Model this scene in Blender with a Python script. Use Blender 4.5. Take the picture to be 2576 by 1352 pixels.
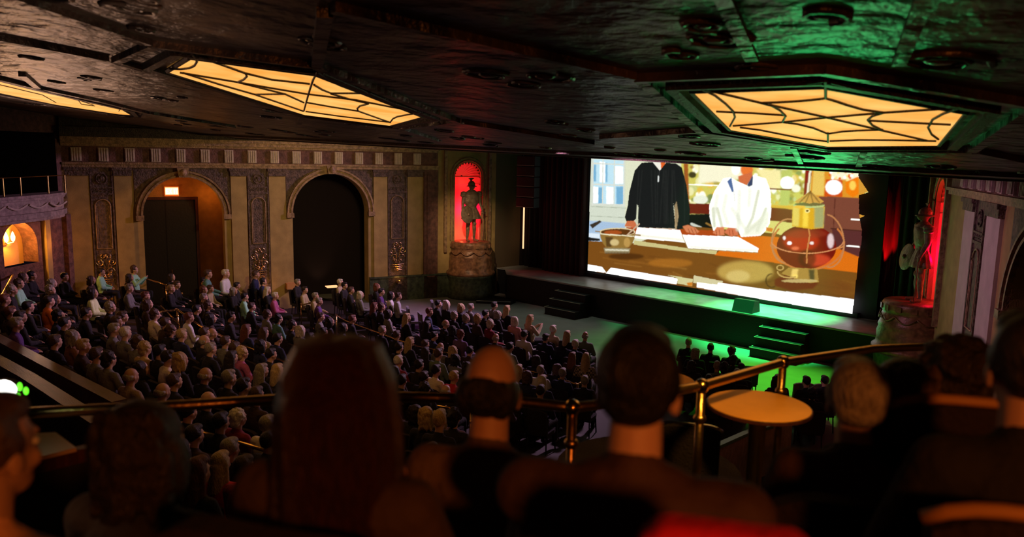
import bpy, bmesh, math, random
import numpy as np
from mathutils import Vector, Matrix
random.seed(7)
for o in list(bpy.data.objects): bpy.data.objects.remove(o)
scn = bpy.context.scene
COL = scn.collection
# ------------------------------------------------------------------ camera
FPX, CX, CY = 1950.0, 1288.0, 676.0
PITCH = math.atan(294.0/FPX); ROLL = math.radians(1.19); HEAD = math.radians(-43)
CAM = Vector((14.5, 0, 6.1))
F0 = Vector((math.sin(HEAD), math.cos(HEAD), 0)); R0 = Vector((math.cos(HEAD), -math.sin(HEAD), 0)); Z = Vector((0, 0, 1))
FW = F0*math.cos(PITCH)-Z*math.sin(PITCH); U1 = Z*math.cos(PITCH)+F0*math.sin(PITCH)
RT = R0*math.cos(ROLL)+U1*math.sin(ROLL); UP = U1*math.cos(ROLL)-R0*math.sin(ROLL)
cd = bpy.data.cameras.new('camera'); cam = bpy.data.objects.new('camera', cd); COL.objects.link(cam)
cam.matrix_world = Matrix(((RT.x, UP.x, -FW.x, CAM.x), (RT.y, UP.y, -FW.y, CAM.y), (RT.z, UP.z, -FW.z, CAM.z), (0, 0, 0, 1)))
cd.sensor_width = 36; cd.lens = 36*FPX/2576; cd.clip_start = .05; cd.clip_end = 200
cd.dof.use_dof = True; cd.dof.focus_distance = 22; cd.dof.aperture_fstop = 1.7
scn.camera = cam
scn.view_settings.view_transform = 'Standard'; scn.view_settings.look = 'None'
scn.view_settings.gamma = 1; scn.view_settings.exposure = 0; scn.view_settings.use_curve_mapping = False

def ray(x, y): return (FW+RT*((x-CX)/FPX)-UP*((y-CY)/FPX)).normalized()
def on_plane(x, y, n, k):
    d = ray(x, y); n = Vector(n); return CAM+d*((k-n.dot(CAM))/n.dot(d))
def at_z(x, y, z): return on_plane(x, y, (0, 0, 1), z)
def to_px(p):
    v = Vector(p)-CAM; z = v.dot(FW); return CX+FPX*v.dot(RT)/z, CY-FPX*v.dot(UP)/z

def lin(c):
    return tuple(((v/255)/12.92 if v/255 <= .04045 else ((v/255+.055)/1.055)**2.4) for v in c)
# ------------------------------------------------------------------ world and lights
w = bpy.data.worlds.new('night'); scn.world = w; w.use_nodes = True
w.node_tree.nodes['Background'].inputs[0].default_value = (.30, .22, .42, 1)
w.node_tree.nodes['Background'].inputs[1].default_value = .009
def look(o, target): o.rotation_euler = (Vector(target)-o.location).to_track_quat('-Z', 'Y').to_euler()
def spot(loc, target, col, power, ang, blend=.6, rad=.1):
    l = bpy.data.lights.new('spot_beam', 'SPOT'); l.color = col; l.energy = power; l.spot_size = math.radians(ang); l.spot_blend = blend; l.shadow_soft_size = rad
    o = bpy.data.objects.new('spot_beam', l); COL.objects.link(o); o.location = loc; look(o, target); return o
def glow(loc, col, power, rad=.05):
    l = bpy.data.lights.new('lamp_glow', 'POINT'); l.color = col; l.energy = power; l.shadow_soft_size = rad
    o = bpy.data.objects.new('lamp_glow', l); COL.objects.link(o); o.location = loc; return o
GREEN = (.02, 1, .12)
# stage lighting: green washes hung over the stage, a green footlight reaching the soffit, violet and red accents
spot((.2, 24.3, 8.6), (.1, 24.0, 1.1), (.07, 1, .25), 3000, 36, 1)
spot((3.6, 24.3, 8.6), (3.7, 24.0, 1.1), (.03, 1, .20), 19000, 36, .8)
spot((4.6, 23.0, 8.8), (5.4, 19.7, 0), (.09, 1, .03), 7500, 40, 1)
spot((.8, 22.9, 8.8), (1.6, 21.0, 0), (.16, 1, .14), 1300, 46, 1)
spot((-3.5, 22.6, 8.6), (-3.4, 20.4, 0), (.72, .9, .7), 420, 60, 1)
spot((5.0, 22.9, 1.3), (11.0, 8.6, 6.72), (.05, 1, .25), 520, 17, .9)
spot((0, 24.5, 7.5), (-1, 12, 1.2), (1, .55, .85), 4200, 62, .8, .3)
spot((-3, 24.5, 7.5), (-8, 12, 1.2), (.95, .52, .95), 3800, 70, .8, .3)
spot((-7.0, 22.8, 5.5), (-5.5, 18.5, .5), (.6, .08, 1), 500, 40, .8)
spot((4.0, 12.2, 6.0), (10.4, 18.5, 3.2), (1, .45, .75), 900, 50, .9)
spot((6.45, 25.45, 2.4), (6.55, 25.9, 5.3), (1, .01, .02), 160, 50, .6, .03)
# house downlights over the mezzanine, then added unseen uplights that brighten its soffit
spot((16.9, -.9, 6.75), (13.2, 2.4, 4.9), (1, .24, .035), 270, 74, .7, .15)
spot((13.4, 3.2, 6.3), (12.55, 4.1, 4.5), (1, .48, .07), 150, 46, .8, .1)
spot((10.2, -1.4, 6.9), (12.05, .2, 4.95), (1, .42, .18), 260, 20, .8, .1)
spot((4.5, 1.5, 3.4), (2.5, 3.4, 6.9), (1, .55, .36), 55, 120, 1, .3)
spot((11, 3.4, 4.0), (8, 8, 6.6), (.75, .42, .5), 5, 100, 1, .3)
spot((9.4, 2.4, 4.6), (8.2, 1.6, 6.9), (1, .66, .48), 75, 105, 1, .3)
spot((-3.5, 6.0, 4.4), (-2.0, 5.6, 7), (1, .55, .34), 90, 115, 1, .3)
spot((5.2, 5.9, 6.5), (-1.5, 9, 1.5), (1, .55, .22), 170, 70, 1, .2)  # warm beam added beside the long ceiling panel to brighten the rails
spot((-8, 6, 3.6), (-5, 5, 7), (1, .6, .45), 220, 130, 1, .3)

# ------------------------------------------------------------------ materials
MATS = {}
def mat(name, col, rough=.7, metal=0., bump=0., bscale=8., var=0., vscale=6., stretch=(1, 1, 1), emis=None, estr=0., spec=.4):
    if name in MATS: return MATS[name]
    m = bpy.data.materials.new(name); m.use_nodes = True; MATS[name] = m
    nt = m.node_tree; b = nt.nodes['Principled BSDF']
    b.inputs['Base Color'].default_value = (*col, 1); b.inputs['Roughness'].default_value = rough
    b.inputs['Metallic'].default_value = metal; b.inputs['Specular IOR Level'].default_value = spec
    if emis is not None:
        b.inputs['Emission Color'].default_value = (*emis, 1); b.inputs['Emission Strength'].default_value = estr
    if bump or var:
        tc = nt.nodes.new('ShaderNodeTexCoord'); mp = nt.nodes.new('ShaderNodeMapping'); mp.inputs['Scale'].default_value = stretch
        nt.links.new(tc.outputs['Object'], mp.inputs['Vector'])
    if bump:
        n = nt.nodes.new('ShaderNodeTexNoise'); n.inputs['Scale'].default_value = bscale; n.inputs['Detail'].default_value = 5
        bp = nt.nodes.new('ShaderNodeBump'); bp.inputs['Strength'].default_value = bump; bp.inputs['Distance'].default_value = .05
        nt.links.new(mp.outputs[0], n.inputs['Vector']); nt.links.new(n.outputs['Fac'], bp.inputs['Height']); nt.links.new(bp.outputs[0], b.inputs['Normal'])
    if var:
        n = nt.nodes.new('ShaderNodeTexNoise'); n.inputs['Scale'].default_value = vscale; n.inputs['Detail'].default_value = 6
        r = nt.nodes.new('ShaderNodeValToRGB'); r.color_ramp.elements[0].position = .35; r.color_ramp.elements[1].position = .7
        r.color_ramp.elements[0].color = (*[c*(1-var) for c in col], 1); r.color_ramp.elements[1].color = (*[min(1, c*(1+var)) for c in col], 1)
        nt.links.new(mp.outputs[0], n.inputs['Vector']); nt.links.new(n.outputs['Fac'], r.inputs[0]); nt.links.new(r.outputs[0], b.inputs['Base Color'])
    return m
M_soffit = mat('painted_bronze_plaster', (.085, .060, .045), .40, .25, .9, 2.3, .85, 1.1, (1, 1.2, 1), spec=.6)
M_mould = mat('dark_gilt_moulding', (.05, .036, .024), .45, .3, .6, 30, .4, 9)
M_plaster = mat('ochre_plaster', (.36, .25, .09), .85, 0, .15, 40, .15, 3)
M_trim = mat('aged_gold_trim', (.30, .19, .10), .5, .15, .5, 22, .4, 8)
M_block = mat('pale_stone_block', (.55, .45, .36), .7, 0, .2, 30, .15, 10)
M_orn = mat('umber_relief_plaster', (.115, .075, .055), .6, .1, .9, 18, .5, 9)
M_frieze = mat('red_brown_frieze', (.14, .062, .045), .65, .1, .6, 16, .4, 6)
M_lav = mat('pale_lilac_plaster', (.50, .40, .36), .85, 0, .15, 40, .1, 3)
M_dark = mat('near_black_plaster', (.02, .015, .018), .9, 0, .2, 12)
M_blackwood = mat('black_painted_wood', (.006, .0055, .0065), .6, 0, .2, 20)
M_deck = mat('stage_floor_paint', (.34, .36, .34), .38, 0, .12, 5, .2, 3)
M_pit = mat('grey_floor_paint', (.20, .20, .19), .6, 0, .1, 6, .25, 1.2)
M_carpet = mat('dark_carpet', (.030, .018, .020), .95, 0, .5, 60, .3, 3)
M_curt = mat('black_velour', (.020, .011, .012), .95, 0, .3, 40)
M_redcurt = mat('maroon_velour', (.14, .018, .02), .9, 0, .3, 40)
M_brass = mat('polished_brass', (.66, .42, .16), .2, 1, .04, 30)
M_brass2 = mat('worn_brass', (.56, .35, .15), .30, 1, .08, 30)
M_bronze = mat('statue_bronze', (.22, .15, .085), .42, .15, .35, 20, .3, 9)
M_ped = mat('brown_marbled_plaster', (.24, .115, .055), .35, .1, .25, 12, .5, 6)
M_pedgreen = mat('green_lit_plaster', (.05, .065, .035), .5, .1, .4, 14, .5, 7)  # green stage light on the pedestal foot put into the plaster colour
M_wood = mat('dark_red_wood', (.075, .022, .016), .35, 0, .1, 10, .3, 5, (1, 8, 1))
M_black = mat('matt_black', (.010, .009, .011), .7, 0)
M_seat = mat('dark_seat_fabric', (.022, .014, .022), .9, 0, .4, 60)
M_redseat = mat('crimson_seat_fabric', (.62, .008, .03), .85, 0, .3, 60, .12, 30)
M_chrome = mat('chrome', (.7, .7, .7), .12, 1)
M_table = mat('honey_laminate', (.80, .36, .05), .5, 0, .02, 20, .08, 4)
M_panel = mat('tan_plaster_panel', (.42, .26, .17), .8, 0, .3, 30, .2, 8)
def emit(name, col, s): return mat(name, (.02, .02, .02), .6, emis=col, estr=s)
M_lampglass = None
def lamp_glass():
    m = bpy.data.materials.new('amber_art_glass'); m.use_nodes = True; nt = m.node_tree; b = nt.nodes['Principled BSDF']
    b.inputs['Base Color'].default_value = (.05, .03, .015, 1); b.inputs['Roughness'].default_value = .6
    tc = nt.nodes.new('ShaderNodeTexCoord'); n = nt.nodes.new('ShaderNodeTexNoise'); n.inputs['Scale'].default_value = 1.6; n.inputs['Detail'].default_value = 4
    r = nt.nodes.new('ShaderNodeValToRGB')
    r.color_ramp.elements[0].position = .36; r.color_ramp.elements[0].color = (.90, .36, .06, 1)
    r.color_ramp.elements[1].position = .66; r.color_ramp.elements[1].color = (1.0, .52, .14, 1)
    nt.links.new(tc.outputs['Object'], n.inputs['Vector']); nt.links.new(n.outputs['Fac'], r.inputs[0])
    nt.links.new(r.outputs[0], b.inputs['Emission Color']); b.inputs['Emission Strength'].default_value = 1.15
    return m
M_lampglass = lamp_glass()

# ------------------------------------------------------------------ mesh helpers
class MB:
    def __init__(s, xf=None): s.v = []; s.f = []; s.xf = xf
    def add(s, vs, fs):
        n = len(s.v); s.v += [tuple(s.xf(*p)) if s.xf else tuple(p) for p in vs]; s.f += [tuple(i+n for i in f) for f in fs]; return s
    def box(s, x0, x1, y0, y1, z0, z1):
        return s.add([(x0, y0, z0), (x1, y0, z0), (x1, y1, z0), (x0, y1, z0), (x0, y0, z1), (x1, y0, z1), (x1, y1, z1), (x0, y1, z1)],
                     [(0, 3, 2, 1), (4, 5, 6, 7), (0, 1, 5, 4), (1, 2, 6, 5), (2, 3, 7, 6), (3, 0, 4, 7)])
    def prism(s, pts, a, b):                       # pts: outline, a/b: functions giving lower/upper point
        n = len(pts); lo = [a(p) for p in pts]; hi = [b(p) for p in pts]
        return s.add(lo+hi, [tuple(range(n))[::-1], tuple(range(n, 2*n))]+[(i, (i+1) % n, (i+1) % n+n, i+n) for i in range(n)])
    def tube(s, pts, r, seg=10, closed=False):
        pts = [Vector(p) for p in pts]; n = len(pts); vs = []; up = Vector((0, 0, 1))
        rr = r if isinstance(r, (list, tuple)) else [r]*n
        for i, p in enumerate(pts):
            a = pts[(i-1) % n] if (closed or i > 0) else p; b = pts[(i+1) % n] if (closed or i < n-1) else p
            t = (b-a).normalized(); x = t.cross(up)
            if x.length < .05: x = t.cross(Vector((1, 0, 0)))
            x.normalize(); y = x.cross(t)
            for k in range(seg):
                q = 2*math.pi*k/seg; vs.append(p+(x*math.cos(q)+y*math.sin(q))*rr[i])
        fs = []
        for i in range(n if closed else n-1):
            for k in range(seg):
                j = (i+1) % n; fs.append((i*seg+k, i*seg+(k+1) % seg, j*seg+(k+1) % seg, j*seg+k))
        if not closed: fs += [tuple(range(seg))[::-1], tuple(range((n-1)*seg, n*seg))]
        return s.add(vs, fs)
    def lathe(s, prof, c=(0, 0, 0), seg=24, a0=0, a1=2*math.pi, sx=1, sy=1, mod=None):
        full = abs(a1-a0-2*math.pi) < 1e-6; m = seg if full else seg+1; vs = []
        for (r, z) in prof:
            for k in range(m):
                a = a0+(a1-a0)*k/seg; q = r*(mod(a) if mod else 1)
                vs.append((c[0]+q*math.cos(a)*sx, c[1]+q*math.sin(a)*sy, c[2]+z))
        fs = [(i*m+k, i*m+(k+1) % m, (i+1)*m+(k+1) % m, (i+1)*m+k) for i in range(len(prof)-1) for k in range(seg)]
        if full and prof[0][0] > 1e-4: fs.append(tuple(range(m))[::-1])
        if full and prof[-1][0] > 1e-4: fs.append(tuple(range((len(prof)-1)*m, len(prof)*m)))
        return s.add(vs, fs)
    def ell(s, c, r, rot=None, seg=14, rings=9):
        vs = []; fs = []
        R = rot or Matrix.Identity(3)
        for i in range(rings+1):
            t = math.pi*i/rings
            for k in range(seg):
                a = 2*math.pi*k/seg
                vs.append(Vector(c)+R @ Vector((r[0]*math.sin(t)*math.cos(a), r[1]*math.sin(t)*math.sin(a), r[2]*math.cos(t))))
        for i in range(rings):
            for k in range(seg): fs.append((i*seg+k, (i+1)*seg+k, (i+1)*seg+(k+1) % seg, i*seg+(k+1) % seg))
        return s.add(vs, fs)
    def cap(s, p0, r0, p1, r1, seg=12):            # tapered capsule
        p0 = Vector(p0); p1 = Vector(p1); n = 5; s.ell(p0, (r0,)*3, seg=seg, rings=8); s.ell(p1, (r1,)*3, seg=seg, rings=8)
        return s.tube([p0+(p1-p0)*i/n for i in range(n+1)], [r0+(r1-r0)*i/n for i in range(n+1)], seg)
    def mesh(s, name, m, smooth=False):
        me = bpy.data.meshes.new(name); me.from_pydata(s.v, [], s.f); me.validate()
        b = bmesh.new(); b.from_mesh(me); bmesh.ops.remove_doubles(b, verts=b.verts, dist=1e-5); bmesh.ops.recalc_face_normals(b, faces=b.faces); b.to_mesh(me); b.free()
        if m: me.materials.append(m)
        if smooth: me.shade_smooth() if hasattr(me, 'shade_smooth') else None
        return me
    def build(s, name, m, parent=None, smooth=False):
        o = bpy.data.objects.new(name, s.mesh(name, m, smooth)); COL.objects.link(o)
        if parent:
            o.parent = parent; o.matrix_parent_inverse = parent.matrix_world.inverted() if False else Matrix.Translation(-parent.location)
        return o
def remesh(mb, name, m, vox, smooth_it=2):
    me = mb.mesh('tmp', None); o = bpy.data.objects.new('tmp', me); COL.objects.link(o)
    r = o.modifiers.new('r', 'REMESH'); r.mode = 'VOXEL'; r.voxel_size = vox
    if smooth_it:
        s = o.modifiers.new('s', 'SMOOTH'); s.factor = .5; s.iterations = smooth_it
    dg = bpy.context.evaluated_depsgraph_get(); out = bpy.data.meshes.new_from_object(o.evaluated_get(dg)); out.name = name
    bpy.data.objects.remove(o); bpy.data.meshes.remove(me)
    out.materials.clear(); out.materials.append(m)
    out.polygons.foreach_set('use_smooth', [True]*len(out.polygons)); out.update()
    return out
def link(name, me, parent=None, loc=None):
    o = bpy.data.objects.new(name, me); COL.objects.link(o)
    if parent: o.parent = parent
    if loc is not None: o.location = loc
    return o
def bumpd(m, d):
    for n in m.node_tree.nodes:
        if n.type == 'BUMP': n.inputs['Distance'].default_value = d
bumpd(M_soffit, .14)
def thing(name, label, cat, loc=(0, 0, 0), rz=0, group=None):
    o = bpy.data.objects.new(name, None); COL.objects.link(o); o.empty_display_size = .2
    o.location = loc; o.rotation_euler = (0, 0, rz); o['label'] = label; o['category'] = cat
    if group: o['group'] = group
    return o
def tag(o, label, cat, group=None):
    o['label'] = label; o['category'] = cat
    if group: o['group'] = group
    return o
def struct(o): o['kind'] = 'structure'; return o

# wall frames: s along the wall towards the back of the house, o out of the wall into the room
class Frame:
    def __init__(s, w0, u, n): s.w = Vector(w0); s.u = Vector(u); s.n = Vector(n); s.k = s.n.dot(s.w)
    def __call__(s, a, o, z): return s.w+s.u*a+s.n*o+Vector((0, 0, z))
    def sz(s, x, y, off=0):
        p = on_plane(x, y, s.n, s.k+off); return (p-s.w).dot(s.u), p.z
c19, s19 = math.cos(math.radians(19)), math.sin(math.radians(19))
c25, s25 = math.cos(math.radians(25)), math.sin(math.radians(25))
WL = Frame((-9.2, 22.3, 0), (-s19, -c19, 0), (c19, -s19, 0))
WR = Frame((8.9, 22.3, 0), (s25, -c25, 0), (-c25, -s25, 0))
B0 = WL(14.4, 0, 0); WB = Frame(B0, (.62, -.785, 0), (.785, .62, 0))
def floor_z(Y): return max(0., 13-Y)*.18
# ------------------------------------------------------------------ setting: floors
mb = MB()
ys = [26.5, 23, 20, 17, 13]+[13-.9*i for i in range(1, 18)]
xs = [-17, -12, -6, 0, 6, 11, 17]
vs = [(x, y, floor_z(y)) for y in ys for x in xs]; nx = len(xs)
mb.add(vs, [(j*nx+i, j*nx+i+1, (j+1)*nx+i+1, (j+1)*nx+i) for j in range(len(ys)-1) for i in range(nx-1)])
def floor_material():
    m = bpy.data.materials.new('auditorium_floor'); m.use_nodes = True; nt = m.node_tree; b = nt.nodes['Principled BSDF']; b.inputs['Roughness'].default_value = .7
    tc = nt.nodes.new('ShaderNodeTexCoord'); sp = nt.nodes.new('ShaderNodeSeparateXYZ'); nt.links.new(tc.outputs['Object'], sp.inputs[0])
    gt = nt.nodes.new('ShaderNodeMath'); gt.operation = 'GREATER_THAN'; gt.inputs[1].default_value = 17.6; nt.links.new(sp.outputs['Y'], gt.inputs[0])
    n = nt.nodes.new('ShaderNodeTexNoise'); n.inputs['Scale'].default_value = 2.2; nt.links.new(tc.outputs['Object'], n.inputs['Vector'])
    r1 = nt.nodes.new('ShaderNodeValToRGB'); r1.color_ramp.elements[0].color = (.17, .17, .16, 1); r1.color_ramp.elements[1].color = (.26, .26, .25, 1); nt.links.new(n.outputs['Fac'], r1.inputs[0])
    mx = nt.nodes.new('ShaderNodeMix'); mx.data_type = 'RGBA'; nt.links.new(gt.outputs[0], mx.inputs['Factor'])
    mx.inputs[6].default_value = (.022, .014, .016, 1); nt.links.new(r1.outputs[0], mx.inputs[7]); nt.links.new(mx.outputs[2], b.inputs['Base Color'])
    return m
struct(mb.build('floor', floor_material()))

# left wall with two arched openings and the niche
def arch_strip(mb, c, R, zs, zt, o, n=22):        # wall area between a half-round arch and the line zt
    a = [(c+R*math.cos(math.pi*i/n), zs+R*math.sin(math.pi*i/n)) for i in range(n+1)]
    for i in range(n): mb.add([(a[i][0], o, a[i][1]), (a[i+1][0], o, a[i+1][1]), (a[i+1][0], o, zt), (a[i][0], o, zt)], [(0, 1, 2, 3)])
def arch_reveal(mb, c, R, zs, z0, o0, o1, n=22):
    a = [(c+R, z0)]+[(c+R*math.cos(math.pi*i/n), zs+R*math.sin(math.pi*i/n)) for i in range(n+1)]+[(c-R, z0)]
    for i in range(len(a)-1): mb.add([(a[i][0], o0, a[i][1]), (a[i+1][0], o0, a[i+1][1]), (a[i+1][0], o1, a[i+1][1]), (a[i][0], o1, a[i][1])], [(0, 1, 2, 3)])
def rect(mb, s0, s1, z0, z1, o): mb.add([(s0, o, z0), (s1, o, z0), (s1, o, z1), (s0, o, z1)], [(0, 1, 2, 3)])
def wbox(mb, s0, s1, z0, z1, o0, o1): mb.box(s0, s1, o0, o1, z0, z1)
NC, NR, NZ = -.25, .60, 5.02           # niche centre, radius, springing height
def side_wall(fr, name, arches, s_end, m):
    mb = MB(fr); zt = 6.6; cur = -1.54
    for (c, R, zs, z0) in [(NC, NR, NZ, 2.3)]+arches:
        rect(mb, cur, c-R, -.05, zt, 0); arch_strip(mb, c, R, zs, zt, 0)
        if z0 > 0: rect(mb, c-R, c+R, -.05, z0, 0)
        arch_reveal(mb, c, R, zs, z0, 0, -.55); cur = c+R
    rect(mb, cur, s_end, -.05, zt, 0)
    return struct(mb.build(name, m))
side_wall(WL, 'wall_left', [(5.54, 1.47, 3.65, 0), (10.78, 1.33, 3.65, 0)], 14.45, M_plaster)
side_wall(WR, 'wall_right', [(8.1, 1.6, 3.4, 0)], 24, M_plaster)
# alcoves behind the arches
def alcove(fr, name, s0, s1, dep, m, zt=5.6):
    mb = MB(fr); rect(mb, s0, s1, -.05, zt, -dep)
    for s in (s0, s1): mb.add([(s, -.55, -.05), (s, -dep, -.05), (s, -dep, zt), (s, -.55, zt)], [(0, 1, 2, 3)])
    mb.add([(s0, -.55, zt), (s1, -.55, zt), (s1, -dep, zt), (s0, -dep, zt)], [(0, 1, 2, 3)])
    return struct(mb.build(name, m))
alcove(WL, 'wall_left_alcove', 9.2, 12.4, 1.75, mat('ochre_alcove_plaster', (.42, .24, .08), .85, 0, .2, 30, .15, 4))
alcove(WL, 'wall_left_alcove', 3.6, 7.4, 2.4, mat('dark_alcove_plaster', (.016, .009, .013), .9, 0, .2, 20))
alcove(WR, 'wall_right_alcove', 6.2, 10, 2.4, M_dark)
# dark doorway in the exit alcove
mb = MB(WL); wbox(mb, 10.25, 12.3, 0, 4.08, -1.74, -1.68)
d1 = struct(mb.build('door_1', mat('black_door_leaf', (.018, .012, .016), .6, 0, .15, 14)))
mb = MB(WL)
wbox(mb, 10.15, 10.25, 0, 4.18, -1.75, -1.62); wbox(mb, 12.3, 12.4, 0, 4.18, -1.75, -1.62); wbox(mb, 10.25, 12.3, 4.08, 4.18, -1.75, -1.62)
mb.build('door_frame', M_wood, d1)
mb = MB(WL); wbox(mb, 11.26, 11.29, 0, 4.08, -1.68, -1.665); mb.build('door_seam', M_dark, d1)
mb = MB(WL); mb.cap(WL and (11.15, -1.66, 1.15), .02, (11.15, -1.66, 1.45), .02, 8); mb.build('door_handle', M_brass, d1)

def moulding(fr, name, s0, s1, z0, z1, o, m, n=3):
    mb = MB(fr); h = (z1-z0)/n
    for i in range(n): wbox(mb, s0, s1, z0+i*h, z0+(i+1)*h, -.01, o*(.5+.5*i/(n-1)))
    return struct(mb.build(name, m))
def archivolt(fr, c, R, zs, name='trim_1'):
    mb = MB(fr); n = 36
    for (r0, r1, o) in ((R, R+.07, .10), (R+.07, R+.15, .05), (R+.15, R+.21, .13)):
        pts = [(r, math.pi*i/n) for i in range(n+1) for r in (r0, r1)]
        for i in range(n):
            a, b = math.pi*i/n, math.pi*(i+1)/n; q = []
            for oo in (-.02, o):
                for (rr, an) in ((r0, a), (r1, a), (r1, b), (r0, b)): q.append((c+rr*math.cos(an), oo, zs+rr*math.sin(an)))
            mb.add(q, [(4, 5, 6, 7), (0, 1, 5, 4), (2, 3, 7, 6), (1, 2, 6, 5), (3, 0, 4, 7)])
    for sg in (-1, 1): wbox(mb, c+sg*(R+.1)-.13, c+sg*(R+.1)+.13, zs-.17, zs, -.02, .17)
    o = struct(mb.build(name, M_trim))
    mb = MB(fr); mb.prism([(-.14, -.16), (.14, -.16), (.2, .2), (-.2, .2)], lambda p: (c+p[0], -.02, zs+R+.14+p[1]), lambda p: (c+p[0], .24, zs+R+.14+p[1]*.9))
    mb.ell((c, .22, zs+R+.16), (.12, .09, .14)); mb.build('keystone', M_trim, o)
    # carved spandrels beside the arch
    for sg in (-1, 1):
        mb = MB(fr); n2 = 12; top = zs+R+.36; edge = c+sg*(R+.23)
        for i in range(n2):
            a, b = math.pi/2*i/n2, math.pi/2*(i+1)/n2; f = R+.23
            p = [(c+sg*f*math.cos(a), zs+f*math.sin(a)), (c+sg*f*math.cos(b), zs+f*math.sin(b))]
            mb.add([(p[0][0], .03, p[0][1]), (p[1][0], .03, p[1][1]), (p[1][0], .03, max(top, p[1][1])), (p[0][0], .03, max(top, p[0][1]))], [(0, 1, 2, 3)])
        mb.build('spandrel', M_orn, o)
    return o
archivolt(WL, 5.54, 1.47, 3.65, 'trim_1'); archivolt(WL, 10.78, 1.33, 3.65, 'trim_1')
archivolt(WR, 8.1, 1.6, 3.4, 'trim_1')
# entablature with fluted blocks
def entablature(fr, s0, s1, count, sa, sb):
    mb = MB(fr)
    wbox(mb, s0, s1, 5.30, 5.40, 0, .12); wbox(mb, s0, s1, 5.40, 5.47, 0, .18); wbox(mb, s0, s1, 5.47, 6.0, 0, .06)
    wbox(mb, s0, s1, 6.0, 6.08, 0, .16); wbox(mb, s0, s1, 6.08, 6.2, 0, .3); wbox(mb, s0, s1, 6.2, 6.3, 0, .42)
    e = struct(mb.build('trim_2', M_trim))
    mb = MB(fr); wbox(mb, s0, s1, 5.475, 5.995, .06, .066); mb.build('frieze_ground', M_frieze, e)
    mb = MB(fr); wbox(mb, s0, s1, 6.3, 6.45, 0, .5); wbox(mb, s0, s1, 6.45, 6.62, 0, .6); wbox(mb, s0, s1, 6.62, 7.4, 0, .3); mb.build('cornice', M_mould, e)
    for i in range(count):
        s = sa+(sb-sa)*i/(count-1); mb = MB(fr)
        wbox(mb, s-.155, s+.155, 5.50, 5.95, .06, .12)
        for k in range(4): wbox(mb, s-.13+k*.075, s-.095+k*.075, 5.52, 5.93, .12, .155)
        mb.build('fluted_block', M_block, e)
entablature(WL, 1.15, 14.45, 16, 14.02, 2.06)
entablature(WR, 1.15, 17.0, 19, 2.55, 15.9)
# plain pilaster strips with dark caps, base course
def strips(fr, lst, m, zb=1.0):
    for (a, b) in lst:
        mb = MB(fr); wbox(mb, a, b, 0, 5.02, 0, .07); o = struct(mb.build('trim_3', m))
        mb = MB(fr); wbox(mb, a-.02, b+.02, 5.02, 5.3, 0, .12); wbox(mb, a-.05, b+.05, 5.2, 5.3, .0, .16); mb.build('capital_band', M_orn, o)
strips(WL, [(13.70, 14.36), (12.42, 12.95), (8.66, 9.2), (7.26, 7.86), (3.3, 3.86), (1.84, 2.45)], M_plaster)
strips(WR, [(2.75, 3.62), (4.62, 5.6), (10.1, 10.8)], M_lav)
strips(WR, [(4.2, 4.9)][:0], M_lav)
mb = MB(WL); wbox(mb, -1.54, 4.05, 0, .95, 0, .1); wbox(mb, -1.54, 4.05, .95, 1.02, 0, .14); struct(mb.build('baseboard_left', M_pedgreen))
mb = MB(WR); wbox(mb, -1.54, 4.05, 0, .95, 0, .1); struct(mb.build('baseboard_right', M_orn))
mb = MB(WL); wbox(mb, 1.15, 1.75, 0, 5.3, 0, .1); wbox(mb, 1.28, 1.62, .9, 5.1, .1, .13); struct(mb.build('trim_4', M_frieze))

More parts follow.
